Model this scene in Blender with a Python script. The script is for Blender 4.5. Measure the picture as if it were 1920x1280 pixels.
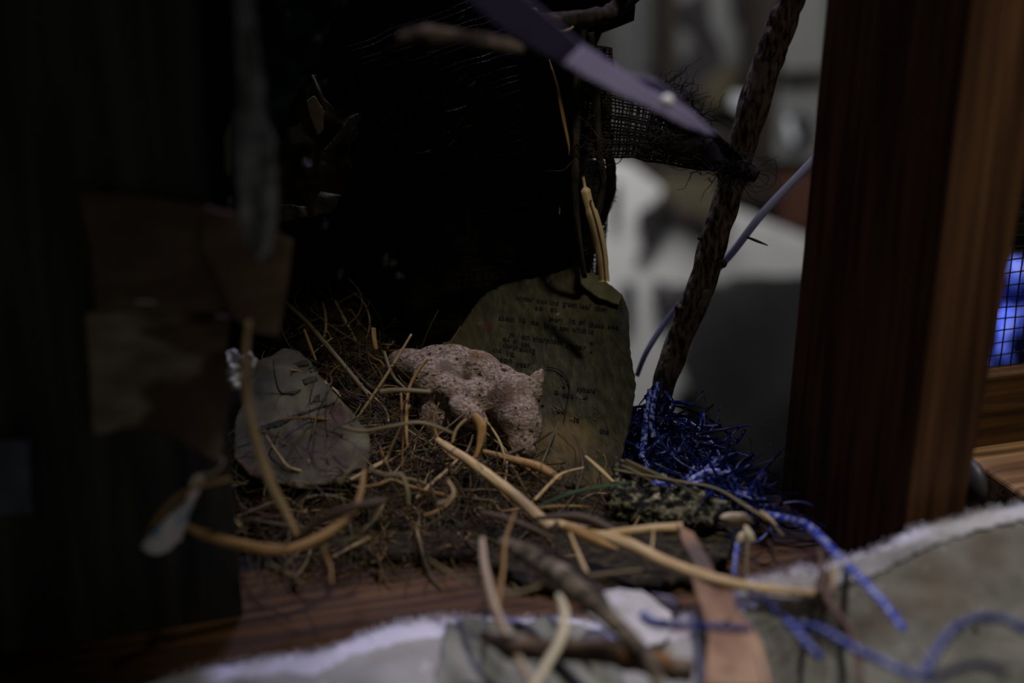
import bpy, bmesh, math, random
from mathutils import Vector, Matrix, noise, geometry
for o in list(bpy.data.objects): bpy.data.objects.remove(o)
SC = bpy.context.scene
COL = SC.collection
V = Vector
# ------------------------------------------------------------------ camera
PITCH, YAW, F = math.radians(20), math.radians(17), 2667.0
CAM = V((0, -.52, .25))
FW = V((math.sin(YAW)*math.cos(PITCH), math.cos(YAW)*math.cos(PITCH), -math.sin(PITCH)))
RT = V((math.cos(YAW), -math.sin(YAW), 0)); UP = RT.cross(FW)
cd = bpy.data.cameras.new('camera'); cam = bpy.data.objects.new('camera', cd); COL.objects.link(cam)
cam.location = CAM; cam.rotation_euler = (math.pi/2-PITCH, 0, -YAW)
cd.lens = 50; cd.sensor_width = 36; cd.clip_start = .01; cd.clip_end = 50
cd.dof.use_dof = True; cd.dof.focus_distance = .578; cd.dof.aperture_fstop = 4.0
SC.camera = cam
# ------------------------------------------------------------------ exposure, world, lamps
SC.view_settings.view_transform = 'Standard'; SC.view_settings.look = 'None'
SC.view_settings.gamma = 1; SC.view_settings.use_curve_mapping = False
SC.view_settings.exposure = 0
w = bpy.data.worlds.new('world'); SC.world = w; w.use_nodes = True
w.node_tree.nodes['Background'].inputs[0].default_value = (1, .97, .88, 1)
w.node_tree.nodes['Background'].inputs[1].default_value = .048
def lamp(name, kind, loc, aim, power, color, **kw):
    l = bpy.data.lights.new(name, kind); l.energy = power; l.color = color
    for k, v in kw.items(): setattr(l, k, v)
    o = bpy.data.objects.new(name, l); COL.objects.link(o); o.location = loc
    o.rotation_euler = (V(aim)-V(loc)).to_track_quat('-Z', 'Y').to_euler(); return o
lamp('gallery_spot_lamp', 'SPOT', (.36, -.33, 1.10), (.234, -.110, 0), 23.0, (1, .92, .80), spot_size=math.radians(22.5), spot_blend=.5, shadow_soft_size=.045)
lamp('high_window_lamp', 'SPOT', (.262, .44, 1.15), (.255, -.16, .02), 25.0, (.64, .60, 1), spot_size=math.radians(30), spot_blend=.6, shadow_soft_size=.10)
lamp('back_fill_lamp', 'AREA', (.55, .70, .40), (.95, 1.45, -.35), 9.0, (1, .98, .97), shape='RECTANGLE', size=.5, size_y=.35)  # unseen lamp added to brighten the far wall and its sheets
lamp('tarp_fill_lamp', 'SPOT', (.80, .02, .62), (.63, .36, -.05), 48.0, (.9, .92, 1), spot_size=math.radians(34), spot_blend=.5, shadow_soft_size=.08)  # unseen lamp added to brighten the blue tarp

# ------------------------------------------------------------------ helpers
def ray(px, py): return FW + RT*((px-960)/F) - UP*((py-640)/F)
def P(px, py, d): return CAM + ray(px, py)*d
def PY(px, py, y):
    r = ray(px, py); return CAM + r*((y-CAM.y)/r.y)
def dY(px, py, y): return (y-CAM.y)/ray(px, py).y
def PZ(px, py, z):
    r = ray(px, py); return CAM + r*((z-CAM.z)/r.z)
def plane(a, b, c):
    """depth function of the real plane through three points given as (px, py, depth)"""
    m = Matrix([(q[0], q[1], 1) for q in (a, b, c)]); s = m.inverted() @ V([1/q[2] for q in (a, b, c)])
    return lambda x, y: 1/(s[0]*x+s[1]*y+s[2])
def fbm(x, y, s, o=0): return noise.noise(V((x/s, y/s, o))) + .5*noise.noise(V((x/s*2, y/s*2, o+9)))
def mesh_obj(name, bm, mats, parent=None, smooth=True):
    me = bpy.data.meshes.new(name); bm.normal_update(); bm.to_mesh(me); bm.free()
    for m in (mats if isinstance(mats, (list, tuple)) else [mats]): me.materials.append(m)
    if smooth:
        for p in me.polygons: p.use_smooth = True
    o = bpy.data.objects.new(name, me); COL.objects.link(o)
    if parent: o.parent = parent; o.matrix_parent_inverse = parent.matrix_world.inverted()
    return o
def tag(o, label, cat, group=None, kind=None):
    if label: o['label'] = label
    if cat: o['category'] = cat
    if group: o['group'] = group
    if kind: o['kind'] = kind
    return o
def thing(name, loc, label, cat, group=None):
    o = bpy.data.objects.new(name, None); COL.objects.link(o); o.location = loc; o.empty_display_size = .01
    o.matrix_world = Matrix.Translation(V(loc)); return tag(o, label, cat, group)
def catmull(pts, n):
    out = []; m = len(pts)
    for i in range(m-1):
        p0, p1, p2, p3 = pts[max(i-1, 0)], pts[i], pts[i+1], pts[min(i+2, m-1)]
        for k in range(n):
            t = k/n
            out.append(.5*((2*p1)+(p2-p0)*t+(2*p0-5*p1+4*p2-p3)*t*t+(3*p1-p0-3*p2+p3)*t**3))
    out.append(pts[-1]); return out
def tube(bm, pts, rads, sides=6, mat=0, flat=1.0, rough=0, seed=0):
    uv = bm.loops.layers.uv.verify(); rings = []; n = len(pts); L = 0; ls = []
    t0 = (pts[1]-pts[0]).normalized(); nrm = t0.orthogonal().normalized()
    for i, p in enumerate(pts):
        t = (pts[min(i+1, n-1)]-pts[max(i-1, 0)])
        t = t.normalized() if t.length > 1e-9 else t0
        nrm = (nrm - t*nrm.dot(t)); nrm = nrm.normalized() if nrm.length > 1e-6 else t.orthogonal().normalized()
        b = t.cross(nrm); r = rads if isinstance(rads, (int, float)) else rads[min(i*len(rads)//n, len(rads)-1)] if len(rads) == n else rads[0]
        if not isinstance(rads, (int, float)) and len(rads) != n:
            q = i/(n-1)*(len(rads)-1); k = min(int(q), len(rads)-2); r = rads[k]*(1-(q-k))+rads[k+1]*(q-k)
        if i: L += (p-pts[i-1]).length
        ls.append(L); ring = []
        for s in range(sides):
            a = 2*math.pi*s/sides; rr = r
            if rough: rr = r*(1+rough*noise.noise(V((math.cos(a)*1.7+seed, math.sin(a)*1.7, L/(r*1.6+1e-9)))))
            ring.append(bm.verts.new(p+nrm*math.cos(a)*rr+b*math.sin(a)*rr*flat))
        rings.append(ring)
    for i in range(n-1):
        for s in range(sides):
            f = bm.faces.new((rings[i][s], rings[i][(s+1) % sides], rings[i+1][(s+1) % sides], rings[i+1][s]))
            f.material_index = mat
            for l, (u, v) in zip(f.loops, ((ls[i], s), (ls[i], s+1), (ls[i+1], s+1), (ls[i+1], s))): l[uv].uv = (u*100, v/sides)
    for ring, rev in ((rings[0], True), (rings[-1], False)):
        if sides > 2:
            f = bm.faces.new(ring[::-1] if rev else ring); f.material_index = mat
def W(px, d): return px*d/F
def near(pts):
    """stems and tapes over the front edge lie on top of the paper and hang towards the viewer"""
    out_ = []
    for x, y, d in pts:
        k = min(1, max(0, (y-1010)/110)); k = k*k*(3-2*k); out_.append((x, y, d-.016*k-.00012*max(0, y-1120)))
    return out_
def stalk(name, label, cat, pts, wid, mat, sides=8, flat=1, group=None, n=8, rough=0, parent=None, seed=0):
    """a stem through (px, py, depth) points; wid = thickness list in pixels"""
    pts = near(pts)
    p3 = catmull([P(*q) for q in pts], n); dm = sum(q[2] for q in pts)/len(pts)
    bm = bmesh.new(); tube(bm, p3, [W(a, dm)/2 for a in wid], sides, 0, flat, rough, seed)
    o = mesh_obj(name, bm, mat, parent)
    if label: tag(o, label, cat, group)
    return o
def ribbon(bm, pts, wd, side=None, th=.0002, mat=0, twist=0):
    """flat strip with real thickness"""
    uv = bm.loops.layers.uv.verify(); n = len(pts); q = []; L = 0
    for i, p in enumerate(pts):
        t = (pts[min(i+1, n-1)]-pts[max(i-1, 0)]).normalized()
        s = side if side else t.cross(FW)
        s = (s-t*s.dot(t)).normalized(); nn = t.cross(s)
        a = twist*i/n; s2 = s*math.cos(a)+nn*math.sin(a); n2 = -s*math.sin(a)+nn*math.cos(a)
        w_ = wd if isinstance(wd, (int, float)) else wd[0]+(wd[-1]-wd[0])*i/(n-1) if len(wd) == 2 else wd[round(i/(n-1)*(len(wd)-1))]
        if i: L += (p-pts[i-1]).length
        q.append(([bm.verts.new(p+s2*w_/2+n2*th/2), bm.verts.new(p-s2*w_/2+n2*th/2), bm.verts.new(p-s2*w_/2-n2*th/2), bm.verts.new(p+s2*w_/2-n2*th/2)], L))
    for i in range(n-1):
        for k in range(4):
            f = bm.faces.new((q[i][0][k], q[i][0][(k+1) % 4], q[i+1][0][(k+1) % 4], q[i+1][0][k])); f.material_index = mat
            vv = (0, 1) if k == 0 else (1, 1) if k == 1 else (1, 0) if k == 2 else (0, 0)
            for l, (u, v) in zip(f.loops, ((q[i][1], vv[0]), (q[i][1], vv[1]), (q[i+1][1], vv[1]), (q[i+1][1], vv[0]))): l[uv].uv = (u*100, v)
    bm.faces.new(q[0][0]); bm.faces.new(q[-1][0][::-1])
def inside(x, y, poly):
    c = False; j = len(poly)-1
    for i in range(len(poly)):
        xi, yi = poly[i][:2]; xj, yj = poly[j][:2]
        if (yi > y) != (yj > y) and x < (xj-xi)*(y-yi)/(yj-yi+1e-12)+xi: c = not c
        j = i
    return c
def sheet(name, outline, dfn, step, th, mats, parent=None, tear=2.0, seed=0, smooth=True, holes=()):
    """a real sheet (paper, card, cloth): outline in photo pixels laid on a depth function, given thickness"""
    out = []
    m = len(outline)
    for i in range(m):
        a, b = V(outline[i][:2]), V(outline[(i+1) % m][:2]); k = max(1, int((b-a).length/step))
        nn = (b-a).orthogonal().normalized() if (b-a).length > 0 else V((0, 0))
        for j in range(k):
            q = a.lerp(b, j/k)
            if tear: q = q + nn*tear*(fbm(q.x, q.y, 13, seed)+.6*noise.noise(V((q.x/4, q.y/4, seed))))
            out.append(q)
    xs = [q.x for q in out]; ys = [q.y for q in out]; pts = list(out)
    edges = [(i, (i+1) % len(out)) for i in range(len(out))]
    y = min(ys)+step*.5; row = 0
    while y < max(ys):
        x = min(xs)+step*(.5 if row % 2 else 1)
        while x < max(xs):
            if inside(x, y, out) and all(abs(x-h[0])+abs(y-h[1]) > h[2] for h in holes): pts.append(V((x, y)))
            x += step
        y += step; row += 1
    r = geometry.delaunay_2d_cdt(pts, edges, [], 0, 1e-5)
    bm = bmesh.new(); uv = bm.loops.layers.uv.verify(); vs = []; v2 = r[0]
    for q in v2: vs.append(bm.verts.new(P(q.x, q.y, dfn(q.x, q.y))))
    for f in r[2]:
        c = sum((V(v2[i]) for i in f), V((0, 0)))/len(f)
        if not inside(c.x, c.y, out): continue
        if any((V((h[0], h[1]))-c).length < h[2] for h in holes): continue
        try: fc = bm.faces.new([vs[i] for i in f])
        except ValueError: continue
        for l, i in zip(fc.loops, f): l[uv].uv = (v2[i].x/100, v2[i].y/100)
    bmesh.ops.delete(bm, geom=[v for v in bm.verts if not v.link_faces], context='VERTS')
    bmesh.ops.recalc_face_normals(bm, faces=bm.faces[:])
    o = mesh_obj(name, bm, mats, parent, smooth)
    s = o.modifiers.new('thickness', 'SOLIDIFY'); s.thickness = th; s.offset = 0
    return o
def box(bm, a, b, mat=0):
    a, b = V(a), V(b); vs = [bm.verts.new((x, y, z)) for x in (a.x, b.x) for y in (a.y, b.y) for z in (a.z, b.z)]
    for f in ((0, 1, 3, 2), (4, 6, 7, 5), (0, 4, 5, 1), (2, 3, 7, 6), (0, 2, 6, 4), (1, 5, 7, 3)):
        bm.faces.new([vs[i] for i in f]).material_index = mat
    bmesh.ops.recalc_face_normals(bm, faces=bm.faces[:])
def hexa(bm, front, dy):
    """a piece of lumber: four front corners pushed back by dy"""
    a = [bm.verts.new(v) for v in front]; b = [bm.verts.new(v+V((0, dy, 0))) for v in front]
    bm.faces.new(a); bm.faces.new(b[::-1])
    for i in range(4): bm.faces.new((a[i], b[i], b[(i+1) % 4], a[(i+1) % 4]))
    bmesh.ops.recalc_face_normals(bm, faces=bm.faces[:])
def bevel(o, w_, seg=3):
    m = o.modifiers.new('bevel', 'BEVEL'); m.width = w_; m.segments = seg; m.limit_method = 'ANGLE'; return o

# ------------------------------------------------------------------ materials
def M(name, stops, scale=(1, 1, 1), nscale=50, rough=.8, bump=.3, bdist=.0005, coord='Object', detail=6, dist=0, spec=.3, rot=(0, 0, 0), trans=0, bnscale=None, second=None, sheen=0):
    """procedural material: stretched noise through a ramp, bump from the same noise; second = (nscale, lo, hi, colour) for specks and stains"""
    m = bpy.data.materials.new(name); m.use_nodes = True; nt = m.node_tree; N = nt.nodes; K = nt.links.new
    b = N['Principled BSDF']; b.inputs['Roughness'].default_value = rough
    b.inputs['Specular IOR Level'].default_value = spec
    tc = N.new('ShaderNodeTexCoord'); mp = N.new('ShaderNodeMapping'); mp.inputs['Scale'].default_value = scale; mp.inputs['Rotation'].default_value = rot
    K(tc.outputs[coord], mp.inputs[0])
    n = N.new('ShaderNodeTexNoise'); n.inputs['Scale'].default_value = nscale; n.inputs['Detail'].default_value = detail; n.inputs['Distortion'].default_value = dist
    K(mp.outputs[0], n.inputs['Vector'])
    r = N.new('ShaderNodeValToRGB'); K(n.outputs[0], r.inputs[0]); e = r.color_ramp.elements
    while len(e) < len(stops): e.new(.5)
    for k, (pos, c) in enumerate(stops): e[k].position = pos; e[k].color = (*c, 1)
    out = r.outputs[0]
    for sc in (second or ()):
        n2 = N.new('ShaderNodeTexNoise'); n2.inputs['Scale'].default_value = sc[0]; n2.inputs['Detail'].default_value = 4
        K(tc.outputs[coord], n2.inputs['Vector'])
        r2 = N.new('ShaderNodeValToRGB'); K(n2.outputs[0], r2.inputs[0]); r2.color_ramp.elements[0].position = sc[1]; r2.color_ramp.elements[1].position = sc[2]
        mx = N.new('ShaderNodeMixRGB'); K(r2.outputs[0], mx.inputs[0]); K(out, mx.inputs[1]); mx.inputs[2].default_value = (*sc[3], 1); out = mx.outputs[0]
    K(out, b.inputs['Base Color'])
    if bump:
        bp = N.new('ShaderNodeBump'); bp.inputs['Strength'].default_value = bump; bp.inputs['Distance'].default_value = bdist
        if bnscale:
            n = N.new('ShaderNodeTexNoise'); n.inputs['Scale'].default_value = bnscale; n.inputs['Detail'].default_value = 8; K(mp.outputs[0], n.inputs['Vector'])
        K(n.outputs[0], bp.inputs['Height']); K(bp.outputs[0], b.inputs['Normal'])
    if trans:
        t = N.new('ShaderNodeBsdfTranslucent'); K(out, t.inputs[0]); ms = N.new('ShaderNodeMixShader'); ms.inputs[0].default_value = trans
        K(b.outputs[0], ms.inputs[1]); K(t.outputs[0], ms.inputs[2]); K(ms.outputs[0], N['Material Output'].inputs[0])
    if sheen: b.inputs['Sheen Weight'].default_value = sheen
    return m
def WOOD(name, dark, mid, light, axis, ring=55, rough=.6, bump=.5):
    """sawn softwood: growth-ring bands along the axis, fine pores, knots"""
    m = M(name, [(.3, dark), (.5, mid), (.72, light)], scale={'x': (.6, 9, 9), 'y': (9, .6, 9), 'z': (9, 9, .6)}[axis], nscale=16, rough=rough, bump=bump, bdist=.0008, dist=.6, detail=7)
    N = m.node_tree.nodes; K = m.node_tree.links.new; b = N['Principled BSDF']
    src = b.inputs['Base Color'].links[0].from_socket
    tc = [n for n in N if n.type == 'TEX_COORD'][0]
    mp = N.new('ShaderNodeMapping'); mp.inputs['Scale'].default_value = {'x': (.04, 1, 1), 'y': (1, .04, 1), 'z': (1, 1, .04)}[axis]; K(tc.outputs['Object'], mp.inputs[0])
    wv = N.new('ShaderNodeTexWave'); wv.wave_type = 'RINGS'; wv.rings_direction = axis.upper(); wv.inputs['Scale'].default_value = ring; wv.inputs['Distortion'].default_value = 9; wv.inputs['Detail'].default_value = 3; wv.inputs['Detail Scale'].default_value = 2
    K(mp.outputs[0], wv.inputs[0])
    vo = N.new('ShaderNodeTexVoronoi'); vo.inputs['Scale'].default_value = 9; K(tc.outputs['Object'], vo.inputs[0])
    kr = N.new('ShaderNodeValToRGB'); kr.color_ramp.elements[0].position = .04; kr.color_ramp.elements[0].color = (.25, .2, .18, 1); kr.color_ramp.elements[1].position = .12; kr.color_ramp.elements[1].color = (1, 1, 1, 1); K(vo.outputs['Distance'], kr.inputs[0])
    m1 = N.new('ShaderNodeMixRGB'); m1.blend_type = 'MULTIPLY'; m1.inputs[0].default_value = .42; K(src, m1.inputs[1]); K(wv.outputs[0], m1.inputs[2])
    m2 = N.new('ShaderNodeMixRGB'); m2.blend_type = 'MULTIPLY'; m2.inputs[0].default_value = .9; K(m1.outputs[0], m2.inputs[1]); K(kr.outputs[0], m2.inputs[2])
    K(m2.outputs[0], b.inputs['Base Color']); return m
def SPOT(m, c, r, col, ns=120, amt=.8):
    """a stain, or shade painted in colour, with its own place and ragged shape on the thing"""
    N = m.node_tree.nodes; K = m.node_tree.links.new; b = N['Principled BSDF']; src = b.inputs['Base Color'].links[0].from_socket
    g = N.new('ShaderNodeNewGeometry'); d = N.new('ShaderNodeVectorMath'); d.operation = 'DISTANCE'; d.inputs[1].default_value = c; K(g.outputs['Position'], d.inputs[0])
    n = N.new('ShaderNodeTexNoise'); n.inputs['Scale'].default_value = ns; K(g.outputs['Position'], n.inputs['Vector'])
    a = N.new('ShaderNodeMath'); a.operation = 'MULTIPLY_ADD'; a.inputs[1].default_value = r*1.6; a.inputs[2].default_value = -r*.8; K(n.outputs[0], a.inputs[0])
    s_ = N.new('ShaderNodeMath'); s_.operation = 'ADD'; K(d.outputs['Value'], s_.inputs[0]); K(a.outputs[0], s_.inputs[1])
    mr = N.new('ShaderNodeMapRange'); mr.inputs[1].default_value = r*.35; mr.inputs[2].default_value = r; mr.inputs[3].default_value = amt; mr.inputs[4].default_value = 0; K(s_.outputs[0], mr.inputs[0])
    mx = N.new('ShaderNodeMixRGB'); K(mr.outputs[0], mx.inputs[0]); K(src, mx.inputs[1]); mx.inputs[2].default_value = (*col, 1); K(mx.outputs[0], b.inputs['Base Color'])
wood_red = WOOD('stained pine', (.07, .028, .011), (.15, .065, .026), (.24, .115, .05), 'z')
wood_sill = WOOD('stained pine sill', (.036, .015, .004), (.082, .037, .009), (.145, .07, .022), 'x')
wood_rail = WOOD('lighter pine rail', (.12, .06, .022), (.24, .13, .052), (.38, .23, .11), 'x', 40)
wood_grey = WOOD('weathered grey board', (.016, .016, .014), (.04, .04, .036), (.075, .074, .066), 'z', 30)
wood_dark = WOOD('dark shelf board', (.008, .007, .006), (.014, .012, .01), (.022, .018, .014), 'x')
ST = dict(scale=(.25, 6, 1), nscale=3, rough=.55, bump=.5, bdist=.0003, coord='UV', spec=.35)
straw = [M('pale straw', [(.3, (.20, .13, .05)), (.5, (.36, .26, .12)), (.7, (.50, .40, .22))], **ST),
         M('ochre straw', [(.3, (.08, .042, .012)), (.5, (.19, .105, .033)), (.7, (.30, .19, .07))], **ST),
         M('olive straw', [(.3, (.035, .027, .010)), (.5, (.085, .066, .027)), (.7, (.16, .13, .06))], **ST),
         M('brown straw', [(.3, (.022, .012, .006)), (.5, (.05, .028, .013)), (.7, (.10, .06, .03))], **ST),
         M('dark straw', [(.3, (.012, .008, .005)), (.5, (.025, .017, .01)), (.7, (.05, .034, .02))], **ST)]
white_straw = M('bleached stalk', [(.3, (.30, .22, .14)), (.5, (.46, .36, .25)), (.7, (.58, .48, .36))], **ST)
gold = [M('golden stalk', [(.3, (.34, .21, .08)), (.5, (.56, .40, .19)), (.7, (.72, .58, .35))], **ST),
        M('amber stalk', [(.3, (.15, .075, .02)), (.5, (.32, .18, .055)), (.7, (.46, .30, .12))], **ST),
        M('drab stalk', [(.3, (.07, .055, .022)), (.5, (.15, .12, .05)), (.7, (.26, .21, .10))], **ST), straw[3], straw[4]]
cream = M('cream dry blade', [(.3, (.46, .40, .24)), (.5, (.64, .58, .38)), (.7, (.76, .70, .50))], **ST)
moss = M('moss soil and shade', [(.35, (.006, .005, .003)), (.55, (.03, .022, .010)), (.75, (.07, .055, .022))], nscale=220, bump=1, bdist=.004)
green = M('green grass blade', [(.3, (.01, .045, .012)), (.7, (.03, .10, .03))], **ST)
bark = M('grey brown bark', [(.38, (.022, .016, .009)), (.5, (.16, .12, .075)), (.66, (.33, .265, .175))], scale=(1, 1, .3), nscale=620, rough=.9, bump=1, bdist=.0012, rot=(0, .25, 0), second=[(45, .62, .66, (.28, .24, .17))])
bark_dark = M('dark twig bark', [(.35, (.006, .005, .003)), (.55, (.03, .02, .012)), (.75, (.07, .045, .025))], scale=(1, 1, .2), nscale=300, rough=.9, bump=1, bdist=.001)
bark_peel = M('peeled bark', [(.38, (.014, .008, .005)), (.5, (.055, .034, .022)), (.64, (.16, .11, .075))], scale=(.5, 1.5, 1.5), nscale=110, rough=.8, bump=1, bdist=.002, detail=9, second=[(34, .56, .62, (.26, .13, .055)), (70, .6, .66, (.22, .18, .14))])
stem_m = M('greyish woody stem skin', [(.36, (.035, .026, .015)), (.5, (.13, .105, .065)), (.66, (.26, .22, .16))], scale=(.4, 1.5, 1.5), nscale=120, rough=.8, bump=.8, bdist=.001, detail=8, second=[(50, .6, .66, (.03, .02, .016))])
wool_m = M('woolly twig skin', [(.4, (.02, .015, .009)), (.55, (.07, .05, .032)), (.7, (.13, .10, .07))], nscale=120, rough=1, bump=1, bdist=.003)
strap_m = M('peeling bark strip', [(.36, (.12, .06, .03)), (.5, (.30, .175, .095)), (.66, (.46, .30, .18))], nscale=70, scale=(1, .3, .3), rough=.6, bump=.8, bdist=.0015, detail=9, second=[(50, .62, .7, (.08, .045, .03))])
lichen = M('lichen speckled bark', [(.44, (.006, .006, .004)), (.5, (.05, .048, .03)), (.60, (.16, .15, .085))], nscale=300, rough=.9, bump=1, bdist=.002, second=[(130, .60, .64, (.34, .32, .20)), (420, .57, .6, (.005, .005, .005))])
olivepaper = M('handmade olive paper', [(.3, (.013, .0125, .0035)), (.5, (.026, .0245, .008)), (.7, (.052, .048, .018))], scale=(1, .45, .22), nscale=420, rough=.7, bump=.9, bdist=.0008, rot=(0, .5, 0), detail=9, trans=.12, second=[(24, .62, .74, (.05, .035, .010)), (300, .70, .73, (.14, .13, .09)), (500, .72, .75, (.01, .01, .008))])
plaquepaper = M('painted handmade paper', [(.3, (.035, .034, .018)), (.5, (.076, .069, .032)), (.7, (.125, .115, .058))], nscale=90, rough=.7, bump=.7, bdist=.001, detail=8, second=[(30, .52, .66, (.05, .024, .013)), (75, .66, .7, (.02, .018, .014))])
clay = M('pulp clay with fibres', [(.3, (.13, .09, .07)), (.5, (.255, .19, .155)), (.7, (.43, .355, .305))], nscale=640, rough=.9, bump=1, bdist=.0010, detail=10, scale=(1, 1, 1.6), second=[(520, .615, .635, (.02, .013, .01)), (60, .56, .72, (.14, .085, .06)), (260, .70, .72, (.015, .01, .008))])
card = M('brown cardboard', [(.3, (.075, .05, .028)), (.5, (.11, .074, .043)), (.7, (.14, .10, .062))], scale=(1, 1, 3), nscale=60, rough=.85, bump=.35, bdist=.0006, second=[(22, .55, .7, (.07, .045, .025))])
card2 = M('torn cardboard with faded lining', [(.3, (.16, .12, .075)), (.5, (.26, .21, .14)), (.7, (.33, .28, .20))], scale=(1, 1, 3), nscale=60, rough=.85, bump=.35, bdist=.0006, second=[(24, .50, .56, (.08, .05, .03))])
fuzz = M('mulberry paper lit edge', [(.3, (.48, .48, .56)), (.5, (.66, .66, .80)), (.7, (.78, .77, .92))], nscale=28, rough=.95, bump=.8, bdist=.0025, detail=9, second=[(14, .56, .70, (.30, .30, .28)), (22, .62, .74, (.42, .28, .22)), (120, .74, .76, (.10, .09, .10))], sheen=.3)  # lavender of the cool light mixed into the edge colour
white = M('white crinkled tissue', [(.3, (.5, .5, .52)), (.6, (.8, .8, .82))], nscale=160, rough=.7, bump=.6, bdist=.001, second=[(60, .6, .64, (.3, .22, .12))])
ribbon_m = M('lavender white ribbon', [(.3, (.20, .18, .32)), (.7, (.27, .245, .41))], nscale=30, rough=.5, bump=.2, bdist=.0005, trans=.15)
shellm = M('chipped pale blue paper scroll', [(.3, (.50, .48, .42)), (.6, (.72, .70, .66))], nscale=60, rough=.6, bump=.4, bdist=.0006, second=[(42, .50, .54, (.12, .30, .50)), (90, .60, .63, (.35, .25, .12))])
burlap_m = M('dark burlap thread', [(.3, (.012, .009, .006)), (.6, (.034, .026, .017)), (.8, (.07, .055, .035))], nscale=300, rough=.95, bump=.5, bdist=.0004)
net_m = M('black plastic net', [(.3, (.004, .004, .004)), (.7, (.008, .008, .008))], nscale=80, rough=.5, bump=0)
dark_cloth = M('black backing', [(.3, (.006, .0055, .0045)), (.6, (.016, .0145, .012)), (.8, (.035, .032, .026))], nscale=90, rough=1, bump=1, bdist=.003)
leafm = M('dry crumpled leaf', [(.3, (.03, .025, .012)), (.5, (.065, .054, .026)), (.75, (.16, .14, .075))], nscale=70, rough=.6, bump=.8, bdist=.0012, second=[(300, .64, .67, (.012, .01, .006)), (30, .5, .6, (.035, .028, .012))])
stripm = M('blue grey painted cloth strip', [(.3, (.16, .165, .18)), (.55, (.26, .265, .28)), (.75, (.34, .34, .36))], scale=(1, 1, .4), nscale=18, rough=.8, bump=.6, bdist=.001, second=[(16, .55, .62, (.035, .05, .13))])
tealm = M('dark teal fabric with green marks', [(.3, (.002, .004, .005)), (.6, (.004, .010, .013)), (.8, (.009, .018, .022))], nscale=50, rough=.8, bump=.6, bdist=.002, second=[(30, .60, .66, (.03, .034, .006)), (40, .62, .68, (.01, .02, .045))])
yellow = M('yellow green reed', [(.3, (.08, .07, .02)), (.6, (.15, .135, .05))], **ST)
metal = M('bright staple steel', [(.3, (.6, .6, .62)), (.7, (.8, .8, .82))], nscale=20, rough=.25, bump=0, spec=.8); metal.node_tree.nodes['Principled BSDF'].inputs['Metallic'].default_value = 1
darkmetal = M('dark bolt steel', [(.3, (.03, .03, .035)), (.7, (.06, .06, .065))], nscale=60, rough=.45, bump=.2, spec=.6)
faded = M('faded ink stroke', [(.4, (.012, .011, .009)), (.6, (.05, .045, .03))], nscale=160, rough=.8, bump=0)
typed = M('typewriter ink', [(.3, (.0015, .0015, .0014)), (.7, (.003, .003, .003))], nscale=300, rough=.8, bump=0)
ink = M('black ink', [(.3, (.010, .009, .010)), (.7, (.03, .026, .03))], nscale=12, rough=.8, bump=0)
thread_m = M('black thread', [(.3, (.004, .004, .004)), (.7, (.008, .007, .006))], nscale=20, rough=.9, bump=0)
fibre = M('pale hair fibre', [(.3, (.16, .12, .06)), (.7, (.26, .2, .11))], **ST)
root_m = M('root fibre', [(.3, (.07, .038, .022)), (.7, (.17, .105, .07))], **ST)
plastic = M('clear plastic tubing', [(.3, (.30, .32, .38)), (.7, (.42, .44, .52))], nscale=20, rough=.25, bump=0, spec=.6, trans=.5)
def BLUE(name, c1, c2):
    m = bpy.data.materials.new(name); m.use_nodes = True; N = m.node_tree.nodes; K = m.node_tree.links.new; b = N['Principled BSDF']
    b.inputs['Roughness'].default_value = .35
    tc = N.new('ShaderNodeTexCoord'); n = N.new('ShaderNodeTexNoise'); n.inputs['Scale'].default_value = 3.0; n.inputs['Detail'].default_value = 2
    mp = N.new('ShaderNodeMapping'); mp.inputs['Scale'].default_value = (1.6, .4, 1); K(tc.outputs['UV'], mp.inputs[0]); K(mp.outputs[0], n.inputs[0])
    r = N.new('ShaderNodeValToRGB'); K(n.outputs[0], r.inputs[0]); r.color_ramp.elements[0].position = .49; r.color_ramp.elements[0].color = (*c1, 1); r.color_ramp.elements[1].position = .53; r.color_ramp.elements[1].color = (*c2, 1)
    K(r.outputs[0], b.inputs['Base Color'])
    t = N.new('ShaderNodeBsdfTranslucent'); K(r.outputs[0], t.inputs[0]); ms = N.new('ShaderNodeMixShader'); ms.inputs[0].default_value = .25
    K(b.outputs[0], ms.inputs[1]); K(t.outputs[0], ms.inputs[2]); K(ms.outputs[0], N['Material Output'].inputs[0]); return m
blue = BLUE('blue woven plastic tape', (.012, .045, .42), (.36, .40, .68))
blue3 = BLUE('blue shredded twine', (.003, .010, .10), (.020, .045, .20))
blue2 = BLUE('dark blue plastic tape', (.003, .008, .075), (.012, .03, .17))

# ------------------------------------------------------------------ setting: room behind
wall_m = M('patched plaster wall', [(.35, (.03, .03, .03)), (.5, (.09, .09, .095)), (.65, (.15, .15, .16))], nscale=2.6, rough=.9, bump=.2, bdist=.01, second=[(3.3, .53, .62, (.055, .042, .036))])
floor_m = M('concrete floor', [(.3, (.03, .03, .032)), (.7, (.07, .07, .072))], nscale=6, rough=.8)
def struct(name, a, b, m):
    bm = bmesh.new(); box(bm, a, b); o = mesh_obj(name, bm, m, smooth=False); o['kind'] = 'structure'; return o
YB = 1.55
struct('wall_back', (-1.6, YB, -.95), (2.6, YB+.1, 2.0), wall_m)
struct('floor', (-1.6, -1.8, -1.0), (2.6, YB+.1, -.95), floor_m)
struct('wall_left', (-1.7, -1.8, -1.0), (-1.6, YB+.1, 2.0), floor_m)
struct('wall_right', (2.6, -1.8, -1.0), (2.7, YB+.1, 2.0), floor_m)
struct('ceiling', (-1.7, -1.8, 2.0), (2.7, YB+.1, 2.1), floor_m)

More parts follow.
